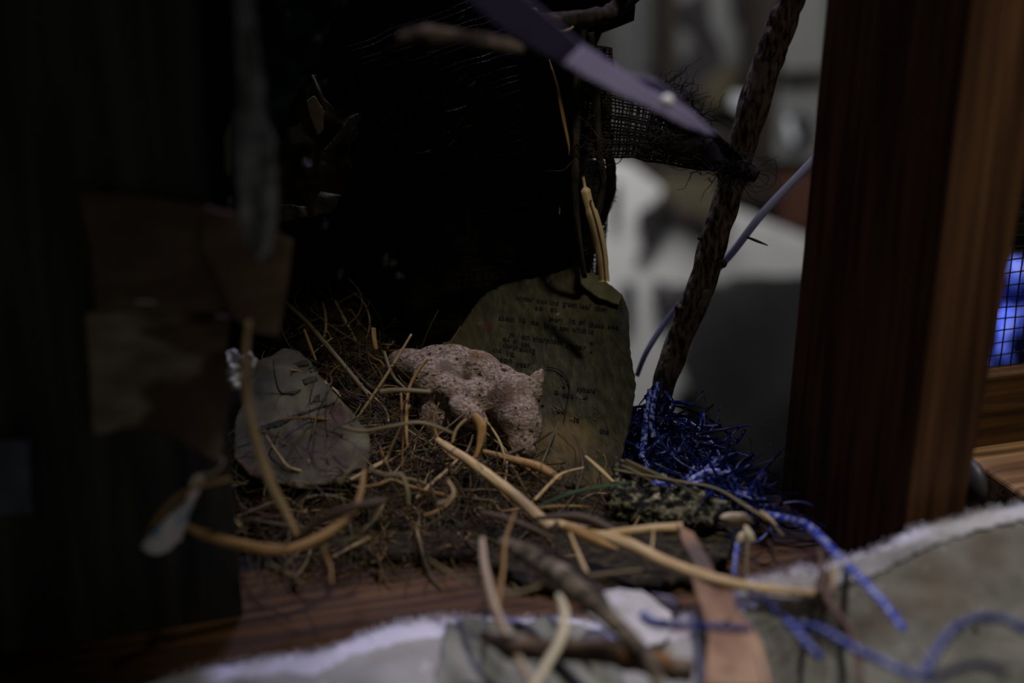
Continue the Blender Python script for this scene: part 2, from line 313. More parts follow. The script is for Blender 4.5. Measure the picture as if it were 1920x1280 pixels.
# ------------------------------------------------------------------ timber frame
yf = -.150
bm = bmesh.new(); hexa(bm, [PY(1678, 1130, yf), PY(1785, 1090, yf), PY(1785, 1090, yf)+(PY(2010, -120, yf)-PY(1785, 1090, yf))*2, PY(1678, 1130, yf)+(PY(1838, -120, yf)-PY(1678, 1130, yf))*2], .086)
post = bevel(mesh_obj('wooden_post', bm, wood_red, smooth=False), .0015)
tag(post, 'reddish brown sawn pine post standing on the right of the nest', 'post')
bm = bmesh.new(); xr = PY(416, 600, -.095).x
box(bm, (-.30, -.095, -.12), (xr, -.05, .75))
lp = bevel(mesh_obj('wooden_post', bm, wood_grey, smooth=False), .002)
tag(lp, 'weathered grey board post on the left, with cardboard stapled on it', 'post')
bm = bmesh.new(); box(bm, (-.35, -.152, -.045), (.297, -.062, 0))
sill = bevel(mesh_obj('wooden_sill', bm, wood_sill, smooth=False), .002)
tag(sill, 'reddish brown timber sill running below the nest between the two posts', 'sill')
bm = bmesh.new(); box(bm, (.343, -.152, -.045), (.70, -.046, 0))
rl = bevel(mesh_obj('wooden_rail', bm, wood_rail, smooth=False), .002)
tag(rl, 'light brown grained timber rail at the right edge beside the post', 'rail')
bm = bmesh.new(); box(bm, (.343, -.044, -.045), (.70, -.034, .031))
rl2 = bevel(mesh_obj('wooden_batten', bm, wood_sill, smooth=False), .002)
tag(rl2, 'dark brown timber batten under the wire mesh at the right edge', 'batten')
bm = bmesh.new(); box(bm, (-.10, -.061, -.03), (.232, .17, -.004))
sh = bevel(mesh_obj('shelf_board', bm, wood_dark, smooth=False), .002)
tag(sh, 'dark shelf board under the nest behind the sill', 'board')
# carriage bolt on the right side of the post
c = P(1818, 905, dY(1818, 905, -.128))
bm = bmesh.new()
bmesh.ops.create_uvsphere(bm, u_segments=24, v_segments=12, radius=1, matrix=Matrix.Translation(c) @ Matrix.Diagonal((.004, .009, .009, 1)))
bt = mesh_obj('bolt', bm, darkmetal); tag(bt, 'dark round bolt head on the side of the right post above the rail', 'bolt')
# tiny screw in the dark side of the post
c = P(1508, 858, .552) 
bm = bmesh.new(); bmesh.ops.create_uvsphere(bm, u_segments=16, v_segments=8, radius=1, matrix=Matrix.Translation(c) @ Matrix.Diagonal((.0012, .0022, .0022, 1)))
sc_ = mesh_obj('screw', bm, metal); tag(sc_, 'small shiny screw head low on the dark inner side of the right post', 'screw')

# wire mesh + blue cloth + textured cork board at the right edge
wm = thing('wire_mesh', PY(1880, 640, -.037), 'black square wire mesh at the right edge above the dark batten', 'mesh')
bm = bmesh.new(); ym = -.037; sp = .0052
x0, x1, z0, z1 = .345, .50, .032, .30
for i in range(int((x1-x0)/sp)):
    x = x0+i*sp; tube(bm, [V((x+.0004*math.sin(z*90+i), ym, z)) for z in [z0+k*(z1-z0)/40 for k in range(41)]], .00032, 4)
mesh_obj('vertical_wires', bm, net_m, wm)['kind'] = 'stuff'
bm = bmesh.new()
for i in range(int((z1-z0)/sp)):
    z = z0+i*sp; tube(bm, [V((x, ym+.0006, z+.0005*math.sin(x*80+i))) for x in [x0+k*(x1-x0)/30 for k in range(31)]], .00032, 4)
mesh_obj('horizontal_wires', bm, net_m, wm)['kind'] = 'stuff'
bl_m = M('bright blue tarp', [(.38, (.02, .03, .16)), (.5, (.08, .14, .75)), (.68, (.26, .32, .85))], nscale=14, rough=.4, bump=.8, bdist=.01)
dfn = lambda x, y: .98+.015*fbm(x, y, 60, 3)
tp = sheet('tarp', [(1760, 492), (1990, 478), (1990, 760), (1760, 770)], dfn, 14, .001, bl_m, tear=0)
tag(tp, 'bright blue plastic tarp glowing behind the wire mesh at the right edge', 'tarp')
cork_m = M('mossy cork', [(.45, (.012, .011, .006)), (.55, (.10, .09, .035)), (.7, (.22, .2, .10))], nscale=160, rough=.9, bump=1, bdist=.003)
ck = sheet('cork_panel', [(1870, 250), (2000, 250), (2000, 470), (1870, 462)], lambda x, y: .74+.004*fbm(x, y, 20, 5), 10, .006, cork_m, tear=3)
tag(ck, 'rough mossy cork panel above the blue tarp at the right edge', 'panel')

# ------------------------------------------------------------------ pinned sheets and shapes on the far wall
def wallrect(name, px, m, y=None, th=.012, label=None, cat='picture', group=None):
    y = YB-.004 if y is None else y
    cs = [PY(a, b, y) for a, b in px]; bm = bmesh.new(); hexa(bm, cs, th)
    o = mesh_obj(name, bm, m, smooth=False)
    if label: tag(o, label, cat, group)
    return o
G = lambda n, v, t=(1, 1, 1), s=3, b=.75: M(n, [(.35, tuple(v*b*k for k in t)), (.65, tuple(v*k for k in t))], nscale=s, rough=.85, bump=0)
g1 = G('grey paper', .07); g2 = G('pale grey paper', .13); g2b = G('pale hanging cloth', .50); g3 = G('white paper', .62); g4 = G('dark brown timber', .020, (1, .75, .6)); g5 = G('olive brown card', .06, (1, .85, .5)); g6 = G('charcoal cloth', .03, (1, .95, 1), 4, .25)
g7 = G('bluish white card', .55, (.85, .92, 1)); g8 = G('pinkish brown card', .10, (1, .8, .76)); g9 = G('rust red paint', .06, (1, .35, .2))  # plain base tints; the white card leans blue
def flat_on(name, poly, m, y, th=.004, parent=None, label=None, cat=None, step=10, tear=3, seed=0):
    o = sheet(name, poly, lambda a, b: dY(a, b, y), step, th, m, parent, tear=tear, seed=seed)
    if label: tag(o, label, cat)
    return o
for px, lab, m in (([(1138, 165), (1192, 158), (1192, 20), (1138, 30)], 'narrow dim grey panel on the far wall above the ribbon', g1),
                   ([(1206, 130), (1246, 127), (1250, -10), (1206, -10)], 'narrow dim grey panel on the far wall left of the dark timber upright', g1)):
    wallrect('pinned_paper', [px[0], px[1], px[2], px[3]], m, YB-.02, .01, lab, 'paper')
wallrect('timber_upright', [(1247, 175), (1268, 175), (1272, -20), (1250, -20)], g4, YB-.10, .05, 'thin dark timber upright on the far wall right of the grey panels', 'beam')
wallrect('timber_upright', [(1418, 320), (1470, 320), (1474, -30), (1424, -30)], g4, YB-.2, .06, 'wide dark timber upright in the background behind the slanting branch', 'beam')
wallrect('timber_upright', [(1040, 190), (1132, 178), (1132, -30), (1040, -30)], g4, YB-.2, .06, 'dark timber upright in the background behind the thin dark twigs', 'beam')
wallrect('shelf_strip', [(1466, 152), (1545, 148), (1545, 133), (1466, 138)], g4, YB-.25, .03, 'thin dark shelf between two white panels in the background beside the post', 'shelf')
pr = thing('ink_print', PY(1340, 90, YB-.05), 'large white print with blurred black plant shapes on the far wall', 'picture')
prs = flat_on('sheet', [(1268, 185), (1430, 180), (1434, -30), (1272, -30)], g2, YB-.03, .004, pr)
for k, poly in enumerate(([(1262, 10), (1325, -20), (1330, 40), (1345, 70), (1362, 120), (1350, 160), (1325, 150), (1290, 120), (1300, 60), (1280, 50)],
                          [(1366, -20), (1395, -20), (1393, 30), (1386, 42), (1374, 36)], [(1262, 110), (1300, 105), (1330, 150), (1320, 182), (1262, 180)])):
    flat_on('ink_blot', poly, ink, YB-.045, .003, prs, tear=8, seed=k)
flat_on('card', [(1318, 200), (1378, 200), (1380, 110), (1350, 130), (1320, 150)], g5, YB-.07, .004, None, 'olive brown card pinned below the plant print on the far wall', 'card')
flat_on('paper_tag', [(1373, 204), (1405, 207), (1407, 178), (1375, 174)], g7, YB-.24, .004, None, 'small bright white paper tag seen left of the slanting branch', 'tag', tear=1)
flat_on('panel', [(1462, 136), (1550, 132), (1550, -30), (1470, -30)], g2, YB-.22, .01, None, 'white panel in the top background between branch and post', 'panel')
p2 = thing('framed_panel', PY(1495, 230, YB-.22), 'white panel with a dark round shape, just left of the post', 'picture')
flat_on('board', [(1452, 298), (1545, 305), (1545, 148), (1462, 152)], g2, YB-.22, .01, p2)
flat_on('dark_shape', [(1482, 262), (1520, 268), (1522, 222), (1500, 210), (1484, 225)], g6, YB-.24, .004, p2)
flat_on('pale_shape', [(1474, 255), (1486, 272), (1496, 258), (1486, 240), (1484, 222), (1474, 226)], g7, YB-.25, .004, p2)
# dark cross timbers
wallrect('timber_beam', [(1130, 330), (1540, 400), (1540, 300), (1130, 265)], g4, YB-.2, .08, 'dark brown horizontal timber beam across the middle background', 'beam')
wallrect('timber_beam', [(1470, 430), (1545, 425), (1545, 330), (1470, 330)], g9, YB-.26, .03, 'dark reddish timber patch in the background beside the post', 'beam')
# big white hanging cloth print, with stains
cl = thing('hanging_cloth', PY(1300, 480, YB-.3), 'large whitish stained cloth hanging in the blurred background', 'cloth')
cls = flat_on('cloth', [(1100, 300), (1180, 306), (1240, 350), (1330, 372), (1400, 400), (1450, 420), (1540, 455), (1540, 600), (1400, 640), (1260, 760), (1320, 850), (1380, 900), (1470, 980), (1420, 1000), (1090, 960)], g2b, YB-.26, .004, cl, step=24)
for k, poly in enumerate(([(1235, 365), (1262, 372), (1250, 440), (1238, 430)], [(1196, 395), (1230, 385), (1236, 420), (1228, 450), (1212, 462), (1200, 430)],
                          [(1192, 478), (1225, 440), (1246, 428), (1232, 465), (1200, 490)], [(1150, 340), (1162, 345), (1160, 430), (1150, 420)],
                          [(1225, 525), (1250, 530), (1262, 590), (1250, 620), (1228, 590)], [(1168, 530), (1190, 530), (1192, 600), (1170, 640)], [(1262, 530), (1285, 535), (1280, 590), (1262, 600)])):
    flat_on('stain', poly, ink, YB-.28, .003, cls, tear=6, seed=k+5)
for k, poly in enumerate(([(1220, 372), (1280, 385), (1360, 410), (1345, 460), (1300, 430), (1230, 400)],)):
    flat_on('pink_stain', poly, g8, YB-.27, .003, cls, tear=5, seed=k+25)
flat_on('wrap', [(1285, 545), (1380, 520), (1480, 515), (1545, 520), (1545, 820), (1450, 880), (1400, 880), (1300, 760), (1275, 680), (1300, 600)], g6, YB-.34, .01, None, 'dark charcoal cloth bundle low in the background between branch and post', 'cloth', step=22, tear=8)
flat_on('rail_cloth', [(1240, 330), (1350, 340), (1370, 440), (1310, 400), (1240, 370)], g5, YB-.33, .004, None, 'dim olive card behind the branch below the dark beam', 'card', tear=6)

# ------------------------------------------------------------------ dark hood of a black backing, burlap and net behind the nest
hood_d = lambda x, y: .70 - .05*max(0, (x-900)/300)**2 - .08*max(0, (600-x)/200)**2 + .008*fbm(x, y, 70, 1) - .10*max(0, (220-y)/260)
fo = sheet('hollow_backing', [(330, -60), (1190, -60), (1185, 40), (1130, 60), (1094, 140), (1092, 290), (1140, 320), (1150, 370), (1118, 440), (1104, 540), (1130, 580), (1140, 690), (700, 694), (340, 690)], hood_d, 22, .002, dark_cloth, tear=5)  # added sheet; its black stands for the unlit depth behind the burlap
tag(fo, 'black backing cloth added for the unlit depth of the hollow behind the nest', 'cloth')
def weave(name, quad, nu, nv, r, sag, mat, parent=None, amp=None, ragged=0, seed=0):
    """woven or netted cloth made of real threads between four (px,py,d) corners"""
    rnd = random.Random(seed); A, B, C, D = quad; bm = bmesh.new(); amp = r if amp is None else amp
    def S(u, v):
        x = (A[0]*(1-u)+B[0]*u)*(1-v)+(D[0]*(1-u)+C[0]*u)*v; y = (A[1]*(1-u)+B[1]*u)*(1-v)+(D[1]*(1-u)+C[1]*u)*v
        z = (A[2]*(1-u)+B[2]*u)*(1-v)+(D[2]*(1-u)+C[2]*u)*v
        return x+5*fbm(x, y, 60, seed), y+5*fbm(x, y, 60, seed+3), z+sag(x, y)
    for i in range(nu+1):
        u = min(1, max(0, i/nu+rnd.uniform(-.3, .3)/nu)); e0, e1 = rnd.uniform(0, ragged), 1-rnd.uniform(0, ragged)
        tube(bm, [P(*[a+b for a, b in zip(S(u, e0+(e1-e0)*k/nv), (0, 0, amp*(1 if (k+i) % 2 else -1)))]) for k in range(nv+1)], r*rnd.uniform(.7, 1.3), 3)
    for j in range(nv+1):
        v = min(1, max(0, j/nv+rnd.uniform(-.3, .3)/nv)); e0, e1 = rnd.uniform(0, ragged), 1-rnd.uniform(0, ragged)
        tube(bm, [P(*[a+b for a, b in zip(S(e0+(e1-e0)*k/nu, v), (0, 0, amp*(-1 if (k+j) % 2 else 1)))]) for k in range(nu+1)], r*rnd.uniform(.7, 1.3), 3)
    return mesh_obj(name, bm, mat, parent)
bh = thing('burlap_drape', P(900, 400, .64), 'dark frayed burlap cloth draped around the hollow and tied across to the slanting branch', 'cloth')
sg = lambda x, y: .012*fbm(x, y, 120, 7)
weave('back_cloth', [(690, 60, .66), (1150, 90, .62), (1128, 640, .645), (700, 680, .68)], 80, 80, .00062, lambda x, y: .014*fbm(x, y, 110, 7), burlap_m, bh, seed=3)
weave('strap', [(1070, 158, .60), (1250, 190, .575), (1225, 300, .575), (1070, 288, .60)], 27, 19, .00050, sg, burlap_m, bh, ragged=.03, seed=4)
weave('strap', [(1240, 165, .577), (1392, 292, .555), (1388, 330, .555), (1196, 296, .577)], 34, 18, .0007, sg, burlap_m, bh, ragged=.05, seed=5)
# solid twisted core where the strap bunches up and knots round the branch
stalk('knot', None, None, [(1225, 262, .583), (1262, 264, .572), (1330, 284, .562), (1385, 315, .555), (1420, 330, .552)], [30, 66, 56, 40, 26], burlap_m, 14, .5, rough=.35, parent=bh)
bm = bmesh.new(); rnd = random.Random(8)
for i in range(170):
    t = rnd.random(); x = 1070+330*t; y0 = 165+130*t; y1 = 300+30*t
    if rnd.random() < .45: x = rnd.uniform(1235, 1330); y = 150+(x-1235)*.9+rnd.uniform(-8, 30); dx, dy = rnd.uniform(-6, 14), rnd.uniform(-10, 4)
    elif rnd.random() < .5: y = rnd.uniform(y0, y1); dx, dy = rnd.uniform(-16, 16), rnd.uniform(-7, 7)
    else: x = rnd.uniform(1330, 1410); y = rnd.uniform(290, 350); dx, dy = rnd.uniform(-10, 12), rnd.uniform(-9, 9)
    d = .552+.03*(1395-x)/330; pts = []
    for k in range(6): pts.append(P(x, y, d)); x += dx+rnd.uniform(-8, 8); y += dy+rnd.uniform(-8, 8); d += rnd.uniform(-.002, .002)
    tube(bm, catmull(pts, 3), [.00028, .00008], 3)
mesh_obj('frayed_threads', bm, burlap_m, bh)['kind'] = 'stuff'
bm = bmesh.new()
for pts in ([(1400, 330, .548), (1450, 300, .55), (1452, 345, .55), (1415, 360, .55), (1392, 342, .549)], [(1395, 345, .549), (1430, 350, .55), (1440, 330, .552), (1405, 320, .551)], [(1340, 255, .56), (1368, 270, .556), (1375, 300, .553), (1400, 318, .55)]):
    tube(bm, catmull([P(*q) for q in pts], 8), .00016, 4)
mesh_obj('loose_loop', bm, burlap_m, bh)
bm = bmesh.new(); rnd = random.Random(18)     # shaggy lower hem of the hanging burlap
for i in range(150):
    y = rnd.uniform(320, 480); x = 1146-max(0, y-370)*.4+rnd.uniform(-14, 2); d = .612; pts = []
    for k in range(4): pts.append(P(x, y, d)); x += rnd.uniform(-6, 8); y += rnd.uniform(-5, 6)
    tube(bm, pts, [.0003, .0001], 3)
mesh_obj('ragged_edge', bm, burlap_m, bh)['kind'] = 'stuff'
stalk('hem', None, None, [(1132, 190, .605), (1142, 290, .605), (1146, 350, .608), (1128, 400, .612), (1106, 450, .616), (1100, 520, .62)], [34, 26, 24, 36, 30, 14], burlap_m, 10, .6, rough=.5, parent=bh)
nt_ = thing('plastic_net', P(700, 300, .63), 'black square plastic net stretched across the upper left of the dark hollow', 'net')
weave('net', [(560, 120, .60), (960, -30, .56), (1010, 600, .655), (560, 640, .655)], 36, 34, .00030, lambda x, y: .006*fbm(x, y, 90, 2), net_m, nt_, amp=.0001, seed=6)
# scraps caught behind the net
rnd = random.Random(21); pink = M('dusty pink pebble', [(.3, (.14, .09, .085)), (.7, (.34, .24, .22))], nscale=60, bump=.5)
pale_s = M('pale feather scrap', [(.3, (.35, .34, .32)), (.7, (.6, .6, .6))], nscale=60, bump=.3)
base = None
for i in range(34):
    x = rnd.uniform(600, 900); y = rnd.uniform(70, 300) if i < 22 else rnd.uniform(400, 640)
    bm = bmesh.new(); bmesh.ops.create_icosphere(bm, subdivisions=2, radius=1)
    for v in bm.verts:
        v.co *= 1+.35*noise.noise(v.co*1.5+V((i, 0, 0)))
        v.co = Matrix.Rotation(i, 3, 'Y') @ V((v.co.x*(.0024+.0016*math.sin(i)**2), v.co.y*.0012, v.co.z*.0018))
    o = mesh_obj('stone_chip', bm, pink if i < 22 else pale_s); o.location = P(x, y, .672)
    tag(o, 'small dusty pink chip caught behind the upper black net' if i < 22 else 'small pale grey chip low down behind the black net above the nest', 'chip', 'pink chips behind the net' if i < 22 else 'grey chips behind the net')
for i in range(26):
    x = rnd.uniform(700, 900); y = rnd.uniform(40, 290); a = rnd.uniform(-.9, -.2); L = rnd.uniform(14, 40)
    if i < 4: x, y = [(776, 50), (770, 60), (858, 38), (800, 100)][i]
    stalk('straw_sliver', 'thin pale straw sliver poking through the upper black net', 'straw', [(x, y, .618), (x+L*.5*math.cos(a), y+L*.5*math.sin(a)+1, .616), (x+L*math.cos(a), y+L*math.sin(a), .614)], [1.5, 3.2, 1.5], pale_s if i < 8 else fibre, 5, group='slivers in the upper net', n=4)

# ------------------------------------------------------------------ left side: cardboard, strips, leaf, teal cloth
yc = -.099
c1 = thing('cardboard_sheet', PY(300, 480, yc), 'upper brown cardboard piece stapled to the grey post, corner folded right', 'cardboard')
cdf = lambda x, y: dY(x, y, yc)-.002*fbm(x, y, 130, 2)-.002
sheet('panel', [(143, 358), (250, 366), (340, 378), (400, 392), (440, 402), (405, 470), (420, 520), (432, 582), (300, 588), (178, 582), (170, 480)], cdf, 12, .0018, card, c1, tear=1.6)
sheet('folded_corner', [(385, 388), (470, 408), (548, 450), (536, 540), (520, 632), (470, 622), (430, 590), (405, 520), (372, 455)], lambda x, y: cdf(x, y)-.003+.00012*max(0, x-430), 10, .0018, card, c1, tear=1.2, seed=3)
bm = bmesh.new(); tube(bm, catmull([P(247, 571, cdf(247, 571)+.003), P(249, 567, cdf(250, 567)-.002), P(270, 565, cdf(270, 566)-.0026), P(291, 567, cdf(290, 567)-.002), P(293, 571, cdf(290, 571)+.003)], 6), .0005, 8)
st = mesh_obj('staple', bm, metal); tag(st, 'shiny steel staple near the lower edge of the upper cardboard', 'staple')
c2 = thing('cardboard_sheet', PY(300, 700, yc), 'lower torn cardboard piece with ragged bottom, stapled under the upper one', 'cardboard')
cdf2 = lambda x, y: dY(x, y, yc)-.002*fbm(x, y, 120, 12)-.0005
sheet('panel', [(160, 584), (250, 583), (432, 594), (424, 650), (430, 720), (420, 800), (412, 862), (385, 855), (355, 845), (330, 822), (290, 806), (240, 805), (172, 812), (168, 700)], cdf2, 12, .0018, card2, c2, tear=3, seed=4)
sheet('torn_layer', [(262, 622), (330, 612), (428, 604), (426, 655), (400, 662), (350, 662), (310, 640)], lambda x, y: cdf2(x, y)-.0022, 10, .0008, card, c2, tear=3, seed=5)
# painted cloth strip hanging in front of everything on the left
ds = plane((470, 0, .385), (480, 480, .408), (560, 240, .398))
hs = sheet('cloth_strip', [(440, -40), (472, -40), (478, 60), (496, 160), (500, 230), (514, 262), (520, 370), (517, 420), (506, 470), (488, 492), (466, 462), (450, 420), (446, 340), (436, 290), (438, 230), (446, 200), (446, 120)], lambda x, y: ds(x, y)+.0016*math.sin(x/9+y/70)+.002*fbm(x, y, 40, 4), 7, .0008, stripm, tear=2)
tag(hs, 'long blue grey painted cloth strip with pointed tip hanging at upper left', 'strip')
tl = sheet('fabric_scrap', [(470, -50), (700, -50), (620, 40), (600, 110), (560, 170), (520, 240), (494, 280), (482, 200), (470, 100)], lambda x, y: .50+.012*fbm(x, y, 60, 8), 12, .001, tealm, tear=5)
tag(tl, 'dark teal fabric scrap with green marks at the top left behind the strip', 'fabric')
yr = sheet('reed_strip', [(418, 262), (430, 236), (432, 328), (424, 330)], lambda x, y: .475, 6, .0012, yellow, tear=.6)
tag(yr, 'short yellow green reed strip beside the hanging cloth strip', 'reed')
stalk('reed_strip', 'lower yellow green reed stub just above the cardboard fold', 'reed', [(430, 372, .476), (434, 410, .478)], [9, 7], yellow, 6, .3)
# crumpled leaf
lf = thing('dry_leaf', P(590, 280, .60), 'large crumpled dry leaf hanging in the upper left of the hollow', 'leaf')
ldf = lambda x, y: .595+.013*fbm(x, y, 55, 31)+.004*noise.noise(V((x/18, y/18, 2)))
sheet('blade', [(513, 250), (530, 200), (556, 160), (590, 140), (606, 180), (622, 200), (660, 205), (680, 218), (668, 240), (655, 260), (660, 320), (640, 366), (628, 396), (522, 418), (519, 384), (512, 300)], ldf, 8, .0006, leafm, lf, tear=3, seed=6)
sheet('curled_edge', [(519, 382), (575, 386), (600, 360), (640, 366), (626, 392), (580, 406), (523, 417)], lambda x, y: .58+.004*noise.noise(V((x/20, y/20, 5))), 7, .0006, leafm, lf, tear=2, seed=7)
sheet('fold', [(575, 190), (590, 180), (608, 210), (606, 242), (596, 252), (580, 215)], lambda x, y: .578+.0003*(y-200), 6, .0006, M('pale leaf fold', [(.3, (.22, .19, .09)), (.7, (.42, .37, .2))], nscale=90), lf, tear=2, seed=8)
stalk('rim', None, None, [(586, 142, .584), (598, 170, .58), (612, 205, .58)], [7, 9, 3], leafm, 6, parent=lf)
sheet('fold', [(604, 285), (630, 255), (655, 218), (672, 212), (678, 220), (650, 250), (622, 280)], lambda x, y: .577, 7, .0006, leafm, lf, tear=2, seed=9)
# horizontal fuzzy twig and scraps at top
tw = stalk('fuzzy_twig', 'thick blurred woolly twig stretching across the top of the hollow', 'twig', [(744, 74, .425), (790, 66, .425), (850, 70, .425), (910, 78, .427), (950, 88, .43), (978, 94, .435)], [24, 34, 32, 30, 34, 16], wool_m, 14, .8, rough=.5)
stalk('bark_twig', 'rough bark twig lying behind the ribbon at the top', 'twig', [(990, 38, .55), (1060, 40, .555), (1110, 34, .555), (1150, 20, .56), (1190, -20, .56)], [24, 34, 38, 30, 40], bark_dark, 12, rough=.4)
bm = bmesh.new()
for pts in ([(955, 0, .54), (985, 8, .54), (1003, 20, .54)], [(975, 12, .54), (995, 14, .54), (1010, 28, .54)], [(1035, 52, .54), (1060, 58, .54), (1075, 50, .54)], [(1045, 60, .54), (1068, 54, .54)]):
    tube(bm, catmull([P(*q) for q in pts], 4), .0004, 5)
bmesh.ops.create_icosphere(bm, subdivisions=2, radius=.0018, matrix=Matrix.Translation(P(1003, 27, .54)) @ Matrix.Diagonal((1, 1, 1.6, 1)))
tf = mesh_obj('seed_cluster', bm, straw[0]); tag(tf, 'small pale seed head with hairs at the top beside the ribbon', 'seed')
# ribbon
rb = thing('ribbon', P(1100, 120, .42), 'blurred lavender white ribbon slanting across the top centre', 'ribbon')
dr = plane((900, 0, .40), (1340, 250, .455), (1100, 0, .41))
sheet('shaded_length', [(850, -30), (960, -30), (1030, 30), (1092, 84), (1058, 122), (1000, 88), (950, 60), (900, 20)], lambda x, y: dr(x, y)+.0006*(y-60)*.05, 10, .0005, ribbon_m, rb, tear=1)
sheet('lit_length', [(1092, 84), (1160, 128), (1215, 165), (1262, 188), (1300, 212), (1325, 238), (1345, 254), (1318, 250), (1280, 236), (1240, 214), (1170, 182), (1100, 146), (1056, 120)], lambda x, y: dr(x, y)-.002-.00016*(y-84-(x-1075)*.62), 8, .0005, ribbon_m, rb, tear=1.5)
sheet('fold', [(1165, 134), (1230, 150), (1275, 182), (1300, 214), (1250, 200), (1200, 170)], lambda x, y: dr(x, y)+.004, 8, .0005, ribbon_m, rb, tear=1)
bm = bmesh.new(); bmesh.ops.create_uvsphere(bm, u_segments=16, v_segments=8, radius=.0021, matrix=Matrix.Translation(P(1251, 190, .430)))
pn = mesh_obj('pin_head', bm, M('white pin head', [(.3, (.8, .8, .8)), (.7, (.9, .9, .9))], rough=.3, bump=0), rb)
c = P(1049, 392, .60)
bm = bmesh.new(); tube(bm, [c+UP*.0024, c, c-UP*.0024], [.00035, .0006, .00035], 8)
pi = mesh_obj('pin', bm, metal); tag(pi, 'tiny bright steel pin glinting in the black hollow', 'pin')

# ------------------------------------------------------------------ twigs and branch
stalk('thin_twig', 'thin dark upright twig left of its twin, in front of the burlap', 'twig', [(1094, 40, .575), (1082, 160, .58), (1078, 300, .585), (1080, 400, .588), (1096, 520, .60)], [16, 18, 17, 14, 10], bark_dark, 8, rough=.3)
stalk('thin_twig', 'thin reddish dark upright twig closest to the right side of the burlap', 'twig', [(1108, 60, .575), (1116, 160, .58), (1122, 280, .585), (1130, 350, .588), (1112, 440, .592), (1104, 510, .60)], [14, 17, 15, 14, 12, 8], bark_dark, 8, rough=.3)
stalk('dry_husk', 'pale dry husk standing along the left thin twig at the top', 'husk', [(1030, 112, .572), (1044, 160, .572), (1056, 220, .573), (1066, 270, .574), (1067, 292, .575)], [4, 11, 14, 10, 2], straw[1], 8, .35)
bm = bmesh.new()
pts = catmull([P(*q) for q in [(1093, 330, .566), (1102, 375, .566), (1116, 420, .566), (1127, 470, .567), (1133, 528, .568)]], 8)
ribbon(bm, pts, [W(5, .567), W(18, .567), W(23, .567), W(22, .567), W(20, .567)], th=.0006, twist=.3)
ribbon(bm, [p+RT*.0012-FW*.0006 for p in pts[8:]], [W(4, .567), W(7, .567)], th=.0008, twist=-.4)
hu = mesh_obj('grass_husk', bm, straw[0]); tag(hu, 'broad pale dry grass husk hanging above the paper\'s folded top', 'husk')
br = thing('branch', P(1240, 750, .60), 'rough bark branch slanting up from the blue tangle to the top right', 'branch')
bpts = [(1234, 775, .602), (1250, 700, .60), (1275, 630, .597), (1305, 560, .592), (1340, 450, .585), (1370, 350, .578), (1400, 240, .57), (1435, 130, .562), (1475, 20, .553), (1500, -50, .548), (1540, -180, .536), (1575, -330, .52)]
stalk('stem', None, None, bpts, [34, 46, 52, 54, 54, 54, 52, 56, 50, 46, 42, 36], bark, 20, n=16, rough=.22, parent=br)
for i, (x, y, d) in enumerate(((1352, 492, .582), (1276, 578, .592), (1446, 80, .556))):
    bm = bmesh.new(); bmesh.ops.create_icosphere(bm, subdivisions=3, radius=W(10, d))
    for v in bm.verts: v.co *= 1+.5*noise.noise(v.co*400+V((i*3, 0, 0)))
    o = mesh_obj('knot', bm, bark, br); o.matrix_world = Matrix.Translation(P(x, y, d))
stalk('twiglet', None, None, [(1330, 458, .586), (1320, 450, .584), (1309, 447, .582)], [9, 7, 5], bark_dark, 6, rough=.3, parent=br)
bm = bmesh.new(); ribbon(bm, catmull([P(*q) for q in [(1332, 540, .583), (1322, 560, .5845), (1310, 582, .586)]], 5), [W(8, .58), W(20, .58), W(14, .58), W(3, .58)], th=.0012)
o = mesh_obj('bare_patch', bm, M('bare wood patch', [(.3, (.16, .13, .08)), (.7, (.30, .26, .18))], nscale=200), br); o['label'] = 'pale bare wood patch'
stalk('thorn', 'short black thorn crossing the plastic tube right of the branch', 'thorn', [(1400, 444, .60), (1420, 452, .60), (1440, 460, .60)], [5, 6, 2], bark_dark, 6)
stalk('plastic_tube', 'thin clear plastic tube rising behind the branch to the post', 'tube', [(1194, 705, .625), (1215, 655, .625), (1262, 585, .63), (1330, 520, .62), (1372, 475, .612), (1430, 400, .607), (1510, 316, .60), (1570, 250, .595)], [9, 11, 12, 13, 15, 16, 16], plastic, 10)

# ------------------------------------------------------------------ paper with typed lines
tpap = thing('handmade_paper', P(1100, 970, .54), 'upright olive handmade paper with typed lines, leaning behind the clay animal', 'paper')
dtx = plane((960, 560, .612), (1140, 560, .603), (1120, 980, .548))
def dpap(x, y): return dtx(x, y)+.0015*fbm(x, y, 130, 41)+.0008*fbm(x, y, 34, 43)
out = [(842, 642), (872, 600), (900, 560), (922, 545), (945, 534), (990, 524), (1030, 518), (1062, 505), (1082, 500), (1110, 512), (1135, 528), (1166, 552), (1178, 580), (1182, 660), (1192, 720), (1186, 780), (1172, 832), (1160, 880), (1155, 930), (1132, 985), (1060, 960), (990, 930), (950, 880), (900, 800), (850, 720)]
SPOT(olivepaper, P(1062, 832, dpap(1062, 832)), .017, (.13, .085, .025)); SPOT(olivepaper, P(1125, 905, dpap(1125, 905)), .012, (.10, .07, .025)); SPOT(olivepaper, P(916, 610, dpap(916, 610)), .003, (.06, .012, .004))
tps = sheet('sheet', out, dpap, 7, .0006, olivepaper, tpap, tear=2.2, seed=11)
o = sheet('folded_corner', [(1079, 501), (1110, 511), (1136, 528), (1167, 553), (1160, 572), (1122, 558), (1088, 534)], lambda x, y: dpap(x, y)-.0014-.00006*max(0, y-500-(x-1079)*.6), 6, .0006, M('pale paper underside', [(.3, (.07, .066, .03)), (.7, (.13, .12, .06))], nscale=120), tpap, tear=1, seed=12); o['label'] = 'paler folded corner'
